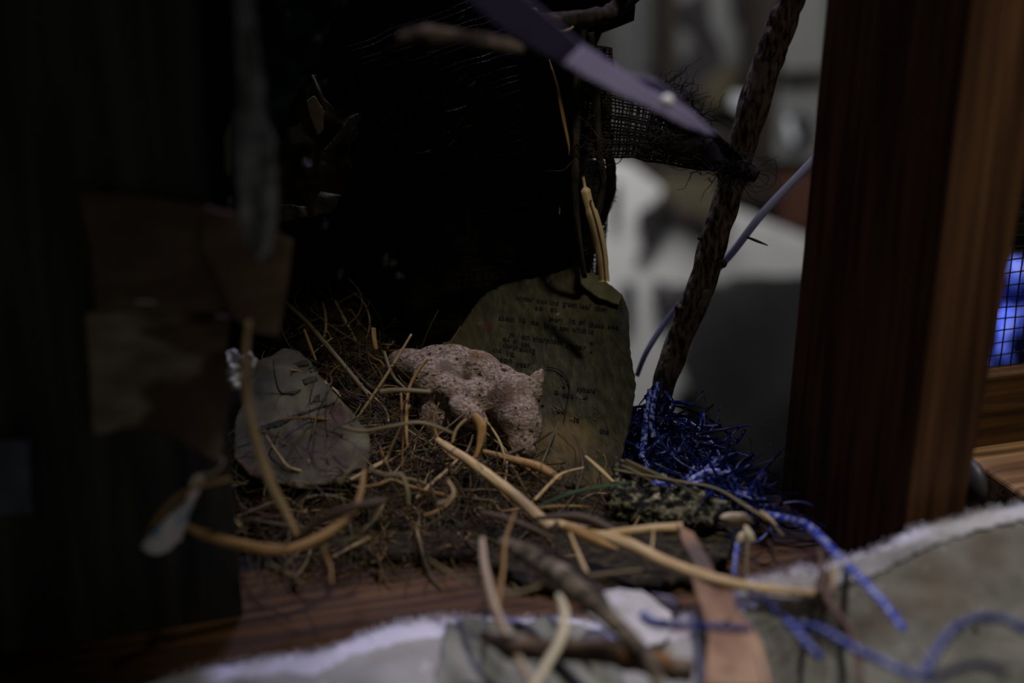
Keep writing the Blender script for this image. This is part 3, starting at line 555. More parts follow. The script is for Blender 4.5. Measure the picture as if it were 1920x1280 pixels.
LN = [(968, 556, 'winter', 33), (1006, 562, 'was', 19), (1031, 565, 'the', 16), (1055, 567, 'green', 26), (1088, 572, 'leaf', 20), (1116, 576, 'they', 24),
      (1004, 575, 'so', 14), (1032, 578, 'on', 12), (935, 594, 'about', 30), (974, 598, 'it', 12), (995, 602, 'me', 15), (1030, 596, 'every', 26), (1068, 600, 'it', 11), (1086, 601, 'of', 12), (1104, 606, 'these', 28), (1140, 610, 'sea', 20),
      (1020, 610, 'in it', 24), (1050, 613, 'now', 18), (1074, 616, 'which', 26), (1104, 620, 'is', 9),
      (956, 625, 'm', 9), (978, 629, 'on', 15), (1000, 633, 'sharpness', 55), (1061, 646, 'sister', 38), (1108, 640, '.', 5), (1106, 654, ',', 5),
      (943, 633, 'and', 12), (962, 638, 'of', 8), (978, 643, 'sea', 15), (943, 645, 'change', 28), (974, 652, 'along', 30),
      (924, 654, 'the', 16), (950, 661, 'it', 14), (930, 671, 'soon', 30), (968, 680, 'year', 26), (1082, 727, 'sphere', 34), (1040, 732, 'a', 8), (1055, 738, 'not', 20), (1096, 742, 'o', 6), (1054, 722, 'o', 6), (1124, 806, 'the', 18), (1046, 768, 'so', 12), (1076, 785, 'it', 10)]
fc = bpy.data.curves.new('typing', 'FONT'); fo_ = bpy.data.objects.new('typing', fc); COL.objects.link(fo_)
bm = bmesh.new()
for x0_, y0_, s, wpx in LN:
    fc.body = s; fc.size = 1; fc.space_character = 1.15; fc.offset = .022; bpy.context.view_layer.update()
    me = bpy.data.meshes.new_from_object(fo_.evaluated_get(bpy.context.evaluated_depsgraph_get()))
    xs = [v.co.x for v in me.vertices]; w0 = max(xs)-min(xs); h = 11.0; vs = []
    for v in me.vertices:
        X = x0_+(v.co.x-min(xs))/w0*wpx; Y = y0_+5-v.co.y*h*1.25+.12*(X-x0_); vs.append(bm.verts.new(P(X, Y, dpap(X, Y)-.0009)))
    for p in me.polygons:
        try: bm.faces.new([vs[i] for i in p.vertices])
        except ValueError: pass
    bpy.data.meshes.remove(me)
bpy.data.objects.remove(fo_)
o = mesh_obj('typed_text', bm, typed, tps, smooth=False); m_ = o.modifiers.new('ink', 'SOLIDIFY'); m_.thickness = .00015
for pts, nm in (([(1025, 688, 0), (1045, 692, 0), (1062, 708, 0), (1068, 730, 0), (1062, 762, 0), (1058, 790, 0)], 'a'), ([(1040, 808, 0), (1038, 822, 0), (1030, 838, 0), (1012, 850, 0), (985, 858, 0)], 'b')):
    stalk('hair', None, None, [(x, y, dpap(x, y)-.0016) for x, y, _ in pts], [2.2, 2.6, 1.4], thread_m, 5, parent=tpap)
bm = bmesh.new(); rnd = random.Random(4)
for cx, cy in ((1090, 744), (1044, 765), (1075, 780), (1112, 780), (1052, 718), (1118, 850)):
    for k in range(6):
        a = rnd.uniform(0, 6.28); r = rnd.uniform(2, 9); x, y = cx+r*math.cos(a)*1.4, cy+r*math.sin(a); q = []
        for j in range(4): q.append(P(x, y, dpap(x, y)-.001)); x += rnd.uniform(-5, 5); y += rnd.uniform(-4, 4)
        tube(bm, q, .00009, 3)
mesh_obj('pale_fibres', bm, fibre, tpap)['kind'] = 'stuff'
bm = bmesh.new()
for x, y in ((1096, 745), (1060, 719), (1018, 760), (1110, 642)):
    bmesh.ops.create_uvsphere(bm, u_segments=10, v_segments=6, radius=.00075, matrix=Matrix.Translation(P(x, y, dpap(x, y)-.0006)))
mesh_obj('pinhole', bm, ink, tps)

# ------------------------------------------------------------------ clay animal
an = thing('clay_animal', P(930, 830, .56), 'small pinkish clay animal figure curled asleep in the straw nest', 'figurine')
bm = bmesh.new()
def blob(px, py, d, rx, ry, rz, ang=0):
    m = Matrix.Translation(P(px, py, d)) @ Matrix((( *RT, ), (*FW, ), (*UP, ))).transposed().to_4x4() @ Matrix.Rotation(ang, 4, 'Y') @ Matrix.Diagonal((W(rx, d), W(rz, d), W(ry, d), 1))
    bmesh.ops.create_icosphere(bm, subdivisions=4, radius=1, matrix=m)
blob(962, 752, .566, 52, 56, 48, .5)          # crown of the head
blob(974, 792, .560, 43, 58, 42, -.15)         # cheek / muzzle
blob(980, 834, .556, 28, 32, 27, -.2)          # nose
blob(938, 722, .572, 46, 40, 46, .6)          # nape
blob(900, 700, .577, 52, 42, 46, .6)          # neck and shoulder
blob(862, 684, .582, 56, 36, 46, .4)          # back
blob(822, 682, .584, 50, 36, 42, .1)          # lower back
blob(892, 745, .564, 38, 34, 32, .5)          # shoulder in front
blob(850, 735, .566, 40, 30, 30, .5)          # chest
blob(836, 706, .574, 40, 34, 36, .1)          # flank
blob(806, 712, .570, 36, 46, 34, -.1)         # haunch
blob(770, 682, .584, 46, 30, 38, .1)          # rump
blob(878, 776, .558, 44, 24, 24, .6)          # folded fore leg
blob(900, 800, .570, 40, 44, 26, .3)          # body below
blob(850, 780, .570, 70, 60, 30, .3)          # belly in straw
body = mesh_obj('body', bm, clay, an)
rm = body.modifiers.new('fuse', 'REMESH'); rm.mode = 'VOXEL'; rm.voxel_size = .0007; rm.use_smooth_shade = True
sm = body.modifiers.new('soften', 'SMOOTH'); sm.iterations = 12; sm.factor = .6
tx = bpy.data.textures.new('pulp', 'CLOUDS'); tx.noise_scale = .006; tx.noise_depth = 4
dp = body.modifiers.new('pulp', 'DISPLACE'); dp.texture = tx; dp.strength = .0010; dp.mid_level = .5
bm = bmesh.new()                              # ear: a cupped cone
for (px, py, d, rx, ry, rz, a) in ((1003, 718, .562, 15, 26, 9, .45), (996, 735, .562, 22, 22, 14, .3), (1011, 704, .562, 9, 15, 6, .4)):
    blob(px, py, d, rx, ry, rz, a)
ear = mesh_obj('ear', bm, clay, an)
rm = ear.modifiers.new('fuse', 'REMESH'); rm.mode = 'VOXEL'; rm.voxel_size = .0005; rm.use_smooth_shade = True
sm = ear.modifiers.new('soften', 'SMOOTH'); sm.iterations = 4
bpy.context.view_layer.update(); dg_ = bpy.context.evaluated_depsgraph_get()
for x, y, r, c in ((903, 733, .0016, (.02, .012, .009)), (928, 738, .0036, (.015, .010, .007)), (946, 738, .0085, (.11, .065, .045)), (978, 818, .0011, (.01, .008, .006)), (838, 690, .0050, (.12, .09, .07)), (866, 706, .0045, (.13, .10, .08)), (940, 800, .007, (.09, .055, .035)), (893, 668, .005, (.16, .09, .045))):  # hollows, creases and the shade round them painted into the clay colour
    ok_, co_, *_r = SC.ray_cast(dg_, CAM, ray(x, y).normalized())
    SPOT(clay, co_ if ok_ else P(x, y, .553), r, c, 300, .9)
bm = bmesh.new(); rnd = random.Random(44)
for i in range(120):
    t = rnd.random(); x = 830+190*t; y = 645+75*t+rnd.uniform(-4, 2)
    if i > 70: x, y = 1000+rnd.uniform(-6, 14), 700+rnd.uniform(-14, 20)
    d = .566; q = []
    for k in range(3): q.append(P(x, y, d)); x += rnd.uniform(-4, 5); y += rnd.uniform(-4, 2.5)
    tube(bm, q, .00011, 3)
mesh_obj('fibre_fuzz', bm, fibre, an)['kind'] = 'stuff'

# ------------------------------------------------------------------ plaque paper, tissue, scroll
pp = thing('handmade_paper', P(560, 880, .53), 'thick olive grey handmade paper piece lying in the straw on the left, with stained marks', 'paper')
dpl = plane((540, 660, .575), (440, 870, .530), (690, 860, .540))
dplf = lambda x, y: dpl(x, y)+.0022*fbm(x, y, 70, 51)+.0012*fbm(x, y, 20, 52)
for x, y, r, c in ((600, 850, .022, (.045, .028, .016)), (520, 850, .016, (.038, .034, .020)), (630, 770, .007, (.07, .032, .024)), (500, 740, .010, (.05, .047, .028))):
    SPOT(plaquepaper, P(x, y, dplf(x, y)), r, c, 90, .75)
pps = sheet('sheet', [(470, 700), (478, 676), (505, 672), (530, 655), (560, 660), (582, 680), (598, 706), (625, 735), (660, 775), (690, 812), (696, 850), (680, 900), (560, 915), (470, 895), (440, 860), (440, 790), (462, 740)], dplf, 8, .0014, plaquepaper, pp, tear=2, seed=13)
for poly in ([(548, 680), (575, 675), (580, 684), (560, 688)], [(566, 712), (592, 704), (596, 712), (572, 722)], [(578, 690), (592, 686), (596, 696), (582, 700)], [(590, 742), (600, 738), (600, 752), (588, 754)], [(520, 738), (548, 734), (566, 730), (548, 740)], [(484, 800), (540, 782), (580, 768), (628, 752), (628, 756), (560, 780), (520, 800), (484, 808)]):
    sheet('ink_mark', poly, lambda x, y: dplf(x, y)-.0012, 5, .0002, faded, pps, tear=1.8)
bm = bmesh.new(); tube(bm, [P(*q) for q in [(572+7*math.cos(a)*1.2, 788+6*math.sin(a), dplf(575, 788)-.0012) for a in [k*.7 for k in range(9)]]], .0003, 5); mesh_obj('raised_ring', bm, pale_s, pps)
tsx = lambda x, y: .505+.004*noise.noise(V((x/9, y/9, 3)))+.003*noise.noise(V((x/22, y/22, 6)))
ti = sheet('tissue_scrap', [(424, 662), (438, 652), (450, 668), (470, 660), (482, 676), (474, 700), (456, 712), (450, 728), (436, 732), (418, 712), (428, 690)], tsx, 4, .0004, white, tear=3, seed=14)
tag(ti, 'small white crumpled tissue scrap between cardboard and bent straw', 'tissue')
scr = thing('paper_scroll', P(310, 1000, .475), 'curled pale blue and white painted paper scroll on the grey post', 'scroll')
sheet('curl', [(263, 1024), (280, 1004), (320, 962), (352, 935), (358, 902), (372, 890), (384, 898), (362, 938), (346, 985), (336, 1016), (330, 1012), (318, 1030), (296, 1038), (276, 1036)], lambda x, y: .440-.008*math.cos(((x-300)+(y-980)*.8)/34)-.00005*(y-960), 6, .0008, shellm, scr, tear=2, seed=15)
stalk('tendril', None, None, [(364, 893, .438), (382, 890, .438), (402, 886, .438), (416, 872, .438), (418, 860, .439), (408, 858, .44)], [7, 7, 5, 4, 4, 3], white_straw, 7, parent=scr)
bs = sheet('paper_patch', [(-40, 820), (54, 826), (58, 962), (-40, 966)], lambda x, y: .425+.002*fbm(x, y, 60, 5), 12, .0008, M('slate blue card', [(.3, (.10, .11, .16)), (.7, (.16, .17, .23))], nscale=40, bump=.3), tear=2)
tag(bs, 'dim slate blue paper patch on the grey board at the far left edge', 'paper')

# ------------------------------------------------------------------ nest
REG = [(440, 900), (520, 830), (600, 800), (540, 620), (545, 570), (640, 560), (700, 620), (740, 680), (800, 700), (860, 780), (930, 850), (1000, 880), (1100, 930), (1180, 960), (1360, 950), (1400, 985), (1370, 1050), (1330, 1100), (1230, 1112), (1150, 1120), (980, 1112), (900, 1065), (650, 1070), (590, 1092), (500, 1050), (440, 1000)]
dn = plane((640, 580, .618), (700, 1070, .500), (1300, 1000, .532))
dZm = lambda x, y: (.003-CAM.z)/ray(x, y).z
ne = thing('straw_nest', P(800, 1000, .52), 'loose nest of dry straw, moss and roots heaped on the sill', 'nest')
sheet('moss_and_shade_bed', [(500, 960), (470, 880), (560, 790), (560, 600), (640, 575), (700, 640), (760, 720), (840, 770), (930, 860), (1050, 900), (1170, 930), (1350, 945), (1390, 990), (1360, 1050), (1310, 1095), (1200, 1100), (1120, 1112), (980, 1100), (900, 1045), (700, 1045), (560, 1010)], lambda x, y: min(dn(x, y)+.012+.010*fbm(x, y, 40, 61), dZm(x, y)), 9, .004, moss, ne, tear=9, seed=16)  # nest bed; its right end darkens the sill in place of shade
rnd = random.Random(77)
Nn = (P(640, 580, .618)-P(700, 1070, .5)).cross(P(1300, 1000, .532)-P(700, 1070, .5)).normalized()
def wander(x, y, d, L, curl, up=.35):
    p = P(x, y, d); a = V((rnd.gauss(0, 1), rnd.gauss(0, 1), rnd.gauss(0, 1))); a = (a-Nn*a.dot(Nn)*(1-up)).normalized()
    ax = (Nn*rnd.choice((-1, 1))+V((rnd.gauss(0, .4), rnd.gauss(0, .4), rnd.gauss(0, .4)))).normalized(); out_ = [p]
    n = 7
    for k in range(n):
        a = (Matrix.Rotation(curl*rnd.uniform(.4, 1.3)/n, 3, ax) @ a).normalized()
        if rnd.random() < .12: a = (a+V((rnd.gauss(0, .5), rnd.gauss(0, .5), rnd.gauss(0, .5)))).normalized()
        p = p+a*L/n; out_.append(V((p.x, p.y, max(p.z, .001)))) 
    return out_
def rpix():
    while 1:
        x, y = rnd.uniform(430, 1400), rnd.uniform(555, 1100)
        if inside(x, y, REG):
            if x > 1120 and rnd.random() < .45: continue
            return x, y
bm = bmesh.new()
for i in range(1500):
    x, y = rpix(); q = rnd.random()
    tube(bm, catmull(wander(x, y, dn(x, y)+rnd.uniform(-.002, .014), rnd.uniform(.012, .036)*(.6 if y > 1010 else 1), rnd.choice((.3, .8, 2, 3.5))), 2), [rnd.uniform(.00012, .00042)*k for k in (1, 1.1, .7)], 4, rnd.choice((0, 1, 1, 2, 2, 2, 3, 3, 3, 4)), flat=rnd.choice((1, .4)))
for i in range(1500):
    x, y = rpix()
    tube(bm, wander(x, y, dn(x, y)+rnd.uniform(-.004, .01), rnd.uniform(.008, .03), rnd.uniform(1, 6), .6), .00007, 3, rnd.choice((1, 2, 3, 3)))
mesh_obj('straw_tangle', bm, straw, ne)['kind'] = 'stuff'
for i in range(110):
    x, y = rpix(); L = rnd.uniform(.018, .045)*(.6 if y > 1000 else 1)
    bm = bmesh.new(); tube(bm, catmull(wander(x, y, dn(x, y)-rnd.uniform(-.001, .005), L, rnd.choice((.1, .4, .9, 1.8)), .2), 3), [rnd.uniform(.0004, .0010)*k for k in (.8, 1, .9, .5)], 6, flat=rnd.choice((1, .5, .3)))
    o = mesh_obj('straw', bm, rnd.choice((straw[1], straw[2], straw[2], straw[3], straw[3], straw[0]))); tag(o, 'short dry straw tangled into the surface of the nest', 'straw', 'straws tangled in the nest')
S = [  # hand-placed stalks: label, points, widths, material
 ('thick pale ochre stalk running diagonally down from the nest centre', [(818, 824, .545), (880, 865, .530), (960, 925, .513), (1030, 985, .500), (1045, 978, .497)], [12, 20, 22, 21, 14], 0),
 ('long smooth golden stalk sweeping right over the paper to the rooty twig', [(1010, 965, .503), (1060, 985, .50), (1160, 1012, .487), (1260, 1058, .475), (1360, 1090, .466), (1450, 1105, .462), (1535, 1108, .462), (1560, 1060, .462)], [12, 20, 25, 24, 21, 18, 15, 8], 0),
 ('tall curved pale straw standing in front of the olive paper piece', [(466, 604, .425), (460, 660, .430), (462, 740, .438), (478, 820, .446), (505, 900, .454), (535, 960, .463), (556, 1003, .468)], [14, 20, 22, 22, 22, 20, 14], 0),
 ('curved ochre straw arching over the pale blue scroll', [(272, 1010, .432), (292, 975, .430), (325, 938, .430), (370, 912, .432), (432, 898, .440)], [6, 14, 15, 14, 10], 1),
 ('golden straw bowing along the lower left edge of the nest', [(346, 985, .445), (390, 1004, .448), (450, 1020, .456), (510, 1030, .463), (560, 1025, .465), (620, 995, .468), (668, 950, .475), (684, 880, .49)], [14, 18, 19, 20, 20, 18, 14, 8], 1),
 ('forked brown straw crossing above the golden one at lower left', [(560, 1005, .47), (610, 970, .47), (665, 950, .47), (725, 938, .472)], [12, 16, 16, 14], 3),
 ('dim olive straw curling below the nest on the left', [(600, 1028, .475), (640, 1016, .475), (690, 990, .476), (716, 950, .478)], [8, 10, 10, 6], 2),
 ('bleached pinkish straw hanging down over the sill to the white paper', [(903, 1010, .455), (908, 1060, .452), (925, 1130, .448), (955, 1200, .446), (1000, 1290, .44)], [14, 18, 18, 16, 16], 5),
 ('thin ochre straw crossing behind the bleached hanging one', [(966, 958, .475), (948, 1010, .468), (943, 1070, .462), (934, 1130, .458), (925, 1180, .455)], [6, 9, 9, 9, 6], 1),
 ('broad pale curved straw blade bending to the bottom edge', [(1046, 1115, .448), (1058, 1150, .445), (1050, 1200, .44), (1025, 1245, .436), (995, 1300, .432)], [12, 24, 28, 26, 30], 6),
 ('flat golden straw splint below the clay animal\'s nose', [(905, 845, .547), (960, 860, .544), (1010, 875, .541), (1052, 898, .537)], [8, 14, 20, 12], 1),
 ('thin pale straw crossing the tip of the golden splint', [(1002, 938, .525), (1040, 898, .53), (1060, 885, .534), (1095, 876, .54)], [6, 6, 4, 3], 0),
 ('pale splinter leaning against the foot of the typed paper', [(1097, 855, .545), (1125, 880, .541), (1158, 912, .537)], [5, 9, 5], 0),
 ('cut hollow stalk pointing right from the nest, in front of lichen bark', [(1120, 1000, .492), (1180, 995, .489), (1230, 990, .487), (1280, 988, .486)], [12, 16, 17, 19], 0),
 ('yellow splayed straw under the dark curved stalk', [(1060, 985, .487), (1095, 1000, .485), (1130, 1018, .484), (1160, 1030, .483)], [18, 24, 16, 3], 1),
 ('short straw dropping from the yellow splayed one', [(1068, 1000, .48), (1085, 1040, .478), (1100, 1075, .477)], [8, 10, 10], 0),
 ('dim curved straw lying low under the golden stalk', [(1098, 1080, .475), (1140, 1075, .474), (1205, 1068, .474)], [7, 8, 6], 2),
 ('long dark brown stalk lying along the golden stalk\'s upper end', [(1000, 972, .495), (1080, 968, .495), (1140, 990, .492), (1200, 1030, .488)], [6, 18, 20, 8], 3),
 ('long thin tan grass stem arching over the blue tangle', [(1150, 880, .54), (1260, 900, .528), (1340, 915, .52), (1400, 950, .51), (1440, 975, .505), (1470, 1005, .50)], [5, 6, 6, 7, 9, 3], 2),
 ('straight olive straw at the left edge of the nest', [(535, 566, .60), (580, 610, .588), (640, 680, .573), (690, 740, .562)], [7, 10, 10, 7], 2),
 ('small bright straw stub leaning left of the clay animal', [(570, 618, .585), (582, 650, .58), (592, 676, .575)], [6, 8, 5], 1),
 ('upright broken straw in front of the clay animal\'s rump', [(700, 615, .577), (702, 640, .576), (705, 655, .576)], [13, 14, 12], 1),
 ('long straw propped against the clay animal\'s haunch', [(803, 672, .553), (778, 705, .552), (765, 740, .549), (762, 800, .54), (764, 840, .535)], [6, 8, 9, 9, 5], 1),
 ('grey flat straw lying across in front of the haunch', [(712, 735, .545), (750, 731, .544), (808, 735, .543)], [12, 10, 9], 2),
 ('pale bent straw between rump and olive paper piece', [(720, 660, .565), (730, 690, .56), (742, 712, .556), (760, 728, .552)], [7, 8, 7, 4], 2),
 ('broad ochre husk standing below the clay animal\'s chest', [(888, 778, .538), (902, 800, .536), (900, 830, .534), (890, 860, .532)], [16, 22, 14, 6], 1),
 ('small upright straw tip beside the ochre husk', [(912, 784, .538), (905, 812, .537)], [7, 8], 0),
 ('beaded pale straw end rising in the middle of the nest', [(848, 830, .53), (856, 805, .53), (874, 786, .53)], [6, 8, 7], 0),
 ('pale arched straw loop in the middle of the nest', [(640, 800, .53), (680, 808, .525), (730, 800, .523), (790, 792, .523), (850, 812, .523)], [6, 9, 8, 8, 5], 2),
 ('grey curved straw across the lower olive paper', [(690, 880, .505), (722, 890, .503), (752, 890, .503), (764, 920, .5), (766, 945, .498)], [7, 9, 9, 8, 5], 2),
 ('short pale straw at the right end of the olive paper', [(636, 908, .50), (652, 885, .502), (668, 872, .505)], [8, 9, 5], 2),
 ('broken zigzag straw dropping from the left nest edge', [(604, 1010, .47), (612, 1045, .47), (620, 1062, .47), (622, 1095, .47)], [4, 7, 7, 7], 1),
 ('knobbly straw stem lying on the sill at the nest\'s left foot', [(500, 1056, .485), (540, 1075, .483), (568, 1098, .482)], [5, 10, 8], 2),
 ('thin white straw sliver on the dark ground left of the nest', [(438, 970, .478), (452, 986, .478)], [3, 7], 0),
 ('slender grey stem hanging over the sill toward the bleached straw', [(800, 1045, .475), (850, 1078, .468), (900, 1100, .463), (960, 1112, .46), (1040, 1090, .46)], [4, 8, 7, 9, 5], 2),
 ('thin pale straw standing between the two right hand stalks', [(1225, 992, .482), (1224, 1010, .48), (1222, 1030, .478)], [5, 6, 6], 0),
 ('slim tan straw hanging beside the short blue tape', [(1402, 1010, .483), (1400, 1050, .48), (1398, 1085, .478)], [7, 6, 5], 2),
 ('pale pointed straw tip among the blue ends on the right', [(1425, 958, .503), (1440, 970, .502), (1456, 985, .501)], [5, 9, 3], 0),
 ('bent straw with a hooked end in the lower middle of the nest', [(820, 945, .495), (846, 935, .495), (850, 918, .497), (840, 900, .50)], [6, 8, 7, 4], 0),
 ('thick dark straw running into the nest\'s lower right', [(900, 960, .49), (960, 975, .488), (1040, 1010, .484)], [10, 14, 8], 3),
]
for i, (lab, pts, wd, mi) in enumerate(S):
    stalk('straw_stalk', lab, 'straw', pts, wd, cream if mi == 6 else white_straw if mi == 5 else gold[mi], 10, .62, n=10, rough=.12, seed=i)
stalk('green_grass', 'single green grass blade in front of the foot of the typed paper', 'grass', [(1010, 948, .512), (1070, 925, .515), (1130, 912, .52), (1180, 905, .525)], [4, 8, 6, 3], green, 6, .3)
stalk('woody_stem', 'large greyish woody stem running from the nest down to the bottom edge', 'stem', [(940, 1015, .47), (990, 1040, .462), (1050, 1078, .452), (1110, 1130, .443), (1180, 1195, .436), (1225, 1250, .432), (1235, 1300, .43)], [22, 42, 48, 38, 30, 26, 24], stem_m, 18, .8, n=12, rough=.16)
stalk('dark_stem', 'slim black stem beside the large woody stem', 'stem', [(1040, 1030, .47), (1080, 1065, .462), (1120, 1105, .455), (1148, 1148, .45)], [6, 16, 17, 5], straw[4], 8)
stalk('bark_stick', 'brown peeling bark stick lying along the bottom on the white paper', 'stick', [(900, 1190, .448), (960, 1210, .445), (1060, 1218, .443), (1140, 1222, .442), (1220, 1240, .441), (1300, 1262, .441)], [14, 46, 42, 56, 50, 36], bark_peel, 20, .8, n=16, rough=.5)
# bark strip (strap) with a hole
SPOT(strap_m, P(1305, 1025, .468), .011, (.07, .052, .04), 120, .85); SPOT(strap_m, P(1365, 1250, .42), .003, (.16, .09, .05), 120, .6)
sp_ = sheet('bark_strip', [(1268, 985), (1300, 1000), (1330, 1050), (1345, 1085), (1372, 1100), (1380, 1140), (1408, 1170), (1428, 1210), (1446, 1290), (1320, 1290), (1328, 1200), (1310, 1130), (1296, 1088), (1300, 1060), (1280, 1020)], lambda x, y: plane((1300, 1000, .478), (1360, 1280, .418), (1400, 1100, .452))(x, y)+.0012*math.sin((x-1280)/26), 8, .0014, strap_m, tear=2, seed=17, holes=((1364, 1168, 6),))
tag(sp_, 'broad tan peeled bark strip hanging over the white paper, small hole in it', 'bark')
# seed heads on the right
for i, (lab, c, r, a) in enumerate((('cream dry seed pod lying at the right end of the nest', (1382, 975, .495), (30, 14, 14), .1), ('drooping grey white seed husk under the cream pod', (1402, 1000, .492), (9, 22, 8), -.35), ('small brown and white husk hanging under the cream pod', (1388, 1012, .492), (8, 16, 7), .2))):
    bm = bmesh.new(); blob(*c, *r, a)
    for v in bm.verts: v.co += (v.co-P(*c))*.35*noise.noise(v.co*260)
    o = mesh_obj('seed_pod', bm, M('cream seed pod %d' % i, [(.4, (.12, .08, .05)), (.5, (.45, .38, .26)), (.7, (.6, .54, .4))], nscale=130, scale=(.4, 1, 1), bump=.8, bdist=.001)); tag(o, lab, 'seed')
# lichen bark slab
ld = plane((1150, 870, .548), (1340, 960, .525), (1160, 970, .533))
lb = sheet('lichen_bark', [(1158, 868), (1200, 880), (1260, 905), (1330, 935), (1372, 960), (1330, 985), (1240, 985), (1180, 978), (1140, 960), (1152, 910)], lambda x, y: ld(x, y)+.004*fbm(x, y, 24, 71)-.004*max(0, 1-abs(y-925-(x-1150)*.25)/40), 7, .005, lichen, tear=5, seed=18)
tag(lb, 'speckled lichen covered bark chunk between typed paper and blue tangle', 'bark')
for i, (a, b_) in enumerate((((1162, 862, .54), (1250, 905, .53)), ((1165, 872, .539), (1235, 910, .53)), ((1172, 862, .539), (1320, 935, .522)))):
    stalk('split_reed', ['upper', 'lower', 'longest'][i]+' of three pale split reeds lying on the lichen bark', 'reed', [a, tuple((p+q)/2+(0, -2, 0)[k] for k, (p, q) in enumerate(zip(a, b_))), b_], [7, 9, 3], straw[2], 6, .4)
# ------------------------------------------------------------------ blue plastic
rnd = random.Random(5)
BREG = [(1178, 800), (1200, 740), (1225, 715), (1250, 740), (1262, 780), (1330, 830), (1350, 870), (1400, 900), (1440, 940), (1460, 960), (1400, 950), (1300, 920), (1200, 870), (1175, 850)]
db = plane((1200, 750, .592), (1300, 900, .545), (1440, 950, .52))
bt_ = thing('plastic_tangle', P(1280, 880, .55), 'tangle of shredded blue plastic twine around the foot of the branch', 'plastic twine')
bm = bmesh.new(); n_ = 0
while n_ < 420:
    x, y = rnd.uniform(1170, 1460), rnd.uniform(710, 960)
    if not inside(x, y, BREG): continue
    n_ += 1; p = P(x, y, db(x, y)+rnd.uniform(-.004, .012)); a = V((rnd.gauss(.35, .8), rnd.gauss(-.1, .7), rnd.gauss(-.25, .3))).normalized()
    if x < 1250 and y < 830: a = V((rnd.gauss(-.1, .25), rnd.gauss(-.2, .3), -1)).normalized()
    q = [p]; ax = V((rnd.gauss(0, 1), rnd.gauss(0, 1), rnd.gauss(0, 1))).normalized(); L = rnd.uniform(.01, .03); cu = rnd.uniform(.1, 2.2)
    for k in range(6): a = Matrix.Rotation(cu/6, 3, ax) @ a; p = p+a*L/6; q.append(V((p.x, p.y, max(p.z, .001))))
    ribbon(bm, catmull(q, 2), rnd.uniform(.0004, .0019), th=.0001, mat=rnd.choice((0, 0, 1, 1, 1, 1, 2)), twist=rnd.uniform(-3, 3))
mesh_obj('shredded_strips', bm, [blue3, blue2, blue], bt_)['kind'] = 'stuff'
B = [('long blue tape sweeping from the tangle down over the white paper', [(1440, 968, .503), (1480, 975, .498), (1520, 990, .482), (1570, 1040, .462), (1620, 1090, .452), (1665, 1140, .446), (1695, 1180, .443)], 17, 0),
     ('blue tape at the bottom lying across the tan bark strip', [(1202, 1148, .442), (1222, 1166, .44), (1260, 1173, .437), (1330, 1174, .433), (1375, 1178, .432), (1410, 1180, .432)], 16, 0),
     ('blue tape peeking out just under the golden stalk', [(1402, 1108, .452), (1420, 1120, .449), (1445, 1132, .446), (1460, 1152, .444)], 9, 1),
     ('blue tape slanting down on the white paper right of the bark strip', [(1468, 1160, .44), (1492, 1182, .436), (1515, 1210, .432), (1540, 1236, .428)], 15, 0),
     ('long blurred blue tape running to the right along the bottom', [(1490, 1170, .436), (1540, 1180, .43), (1600, 1215, .422), (1650, 1238, .416), (1700, 1262, .41), (1750, 1275, .405)], 14, 0),
     ('blurred blue tape bent upward near the bottom right corner', [(1735, 1262, .405), (1760, 1215, .406), (1790, 1180, .408), (1830, 1160, .41), (1880, 1160, .41), (1930, 1185, .408)], 17, 0),
     ('short blurred blue tape linking to the bent one at bottom right', [(1700, 1190, .435), (1715, 1215, .425), (1735, 1248, .415)], 13, 1),
     ('thin blurred blue tape at the very bottom right', [(1740, 1278, .398), (1790, 1256, .398), (1840, 1246, .398), (1890, 1262, .398)], 16, 1),
     ('short blue tape hanging down beside the seed pods', [(1384, 1018, .485), (1380, 1045, .482), (1377, 1078, .479)], 11, 0),
     ('blue strip arching right from the foot of the branch', [(1248, 775, .588), (1285, 790, .582), (1320, 815, .575), (1345, 850, .566), (1352, 868, .562)], 11, 0),
     ('blue strip with an upturned tip crossing the arching one', [(1270, 845, .565), (1300, 825, .568), (1316, 800, .572), (1317, 772, .576)], 9, 0),
     ('blue strip hanging straight at the left edge of the branch foot', [(1222, 730, .586), (1212, 780, .577), (1208, 820, .57), (1203, 858, .562)], 12, 0),
     ('blue strip wrapped up along the foot of the branch', [(1236, 716, .584), (1226, 750, .58), (1222, 790, .573), (1226, 820, .57)], 11, 0),
     ('raised blue strip with its tip pointing right above the tangle', [(1308, 898, .54), (1335, 870, .545), (1358, 858, .548), (1384, 851, .55)], 10, 0),
     ('blue strip curling down near the right end of the tangle', [(1350, 855, .55), (1368, 880, .545), (1380, 905, .538), (1388, 925, .532)], 9, 1),
     ('shiny pale blue strip end at the right tip of the tangle', [(1380, 926, .53), (1405, 930, .528), (1436, 938, .525)], 13, 0),
     ('broad blue strip lying flat in the middle of the tangle', [(1290, 905, .535), (1330, 885, .538), (1375, 890, .536)], 14, 0)]
for i, (lab, pts, wd, mi) in enumerate(B):
    bm = bmesh.new(); dm = sum(q[2] for q in pts)/len(pts)
    pts = near(pts); ribbon(bm, catmull([P(*q) for q in pts], 8), W(wd, dm), th=.0002, twist=(.5 if i % 2 else -.4))
    tag(mesh_obj('blue_tape', bm, (blue, blue2)[mi]), lab, 'tape')

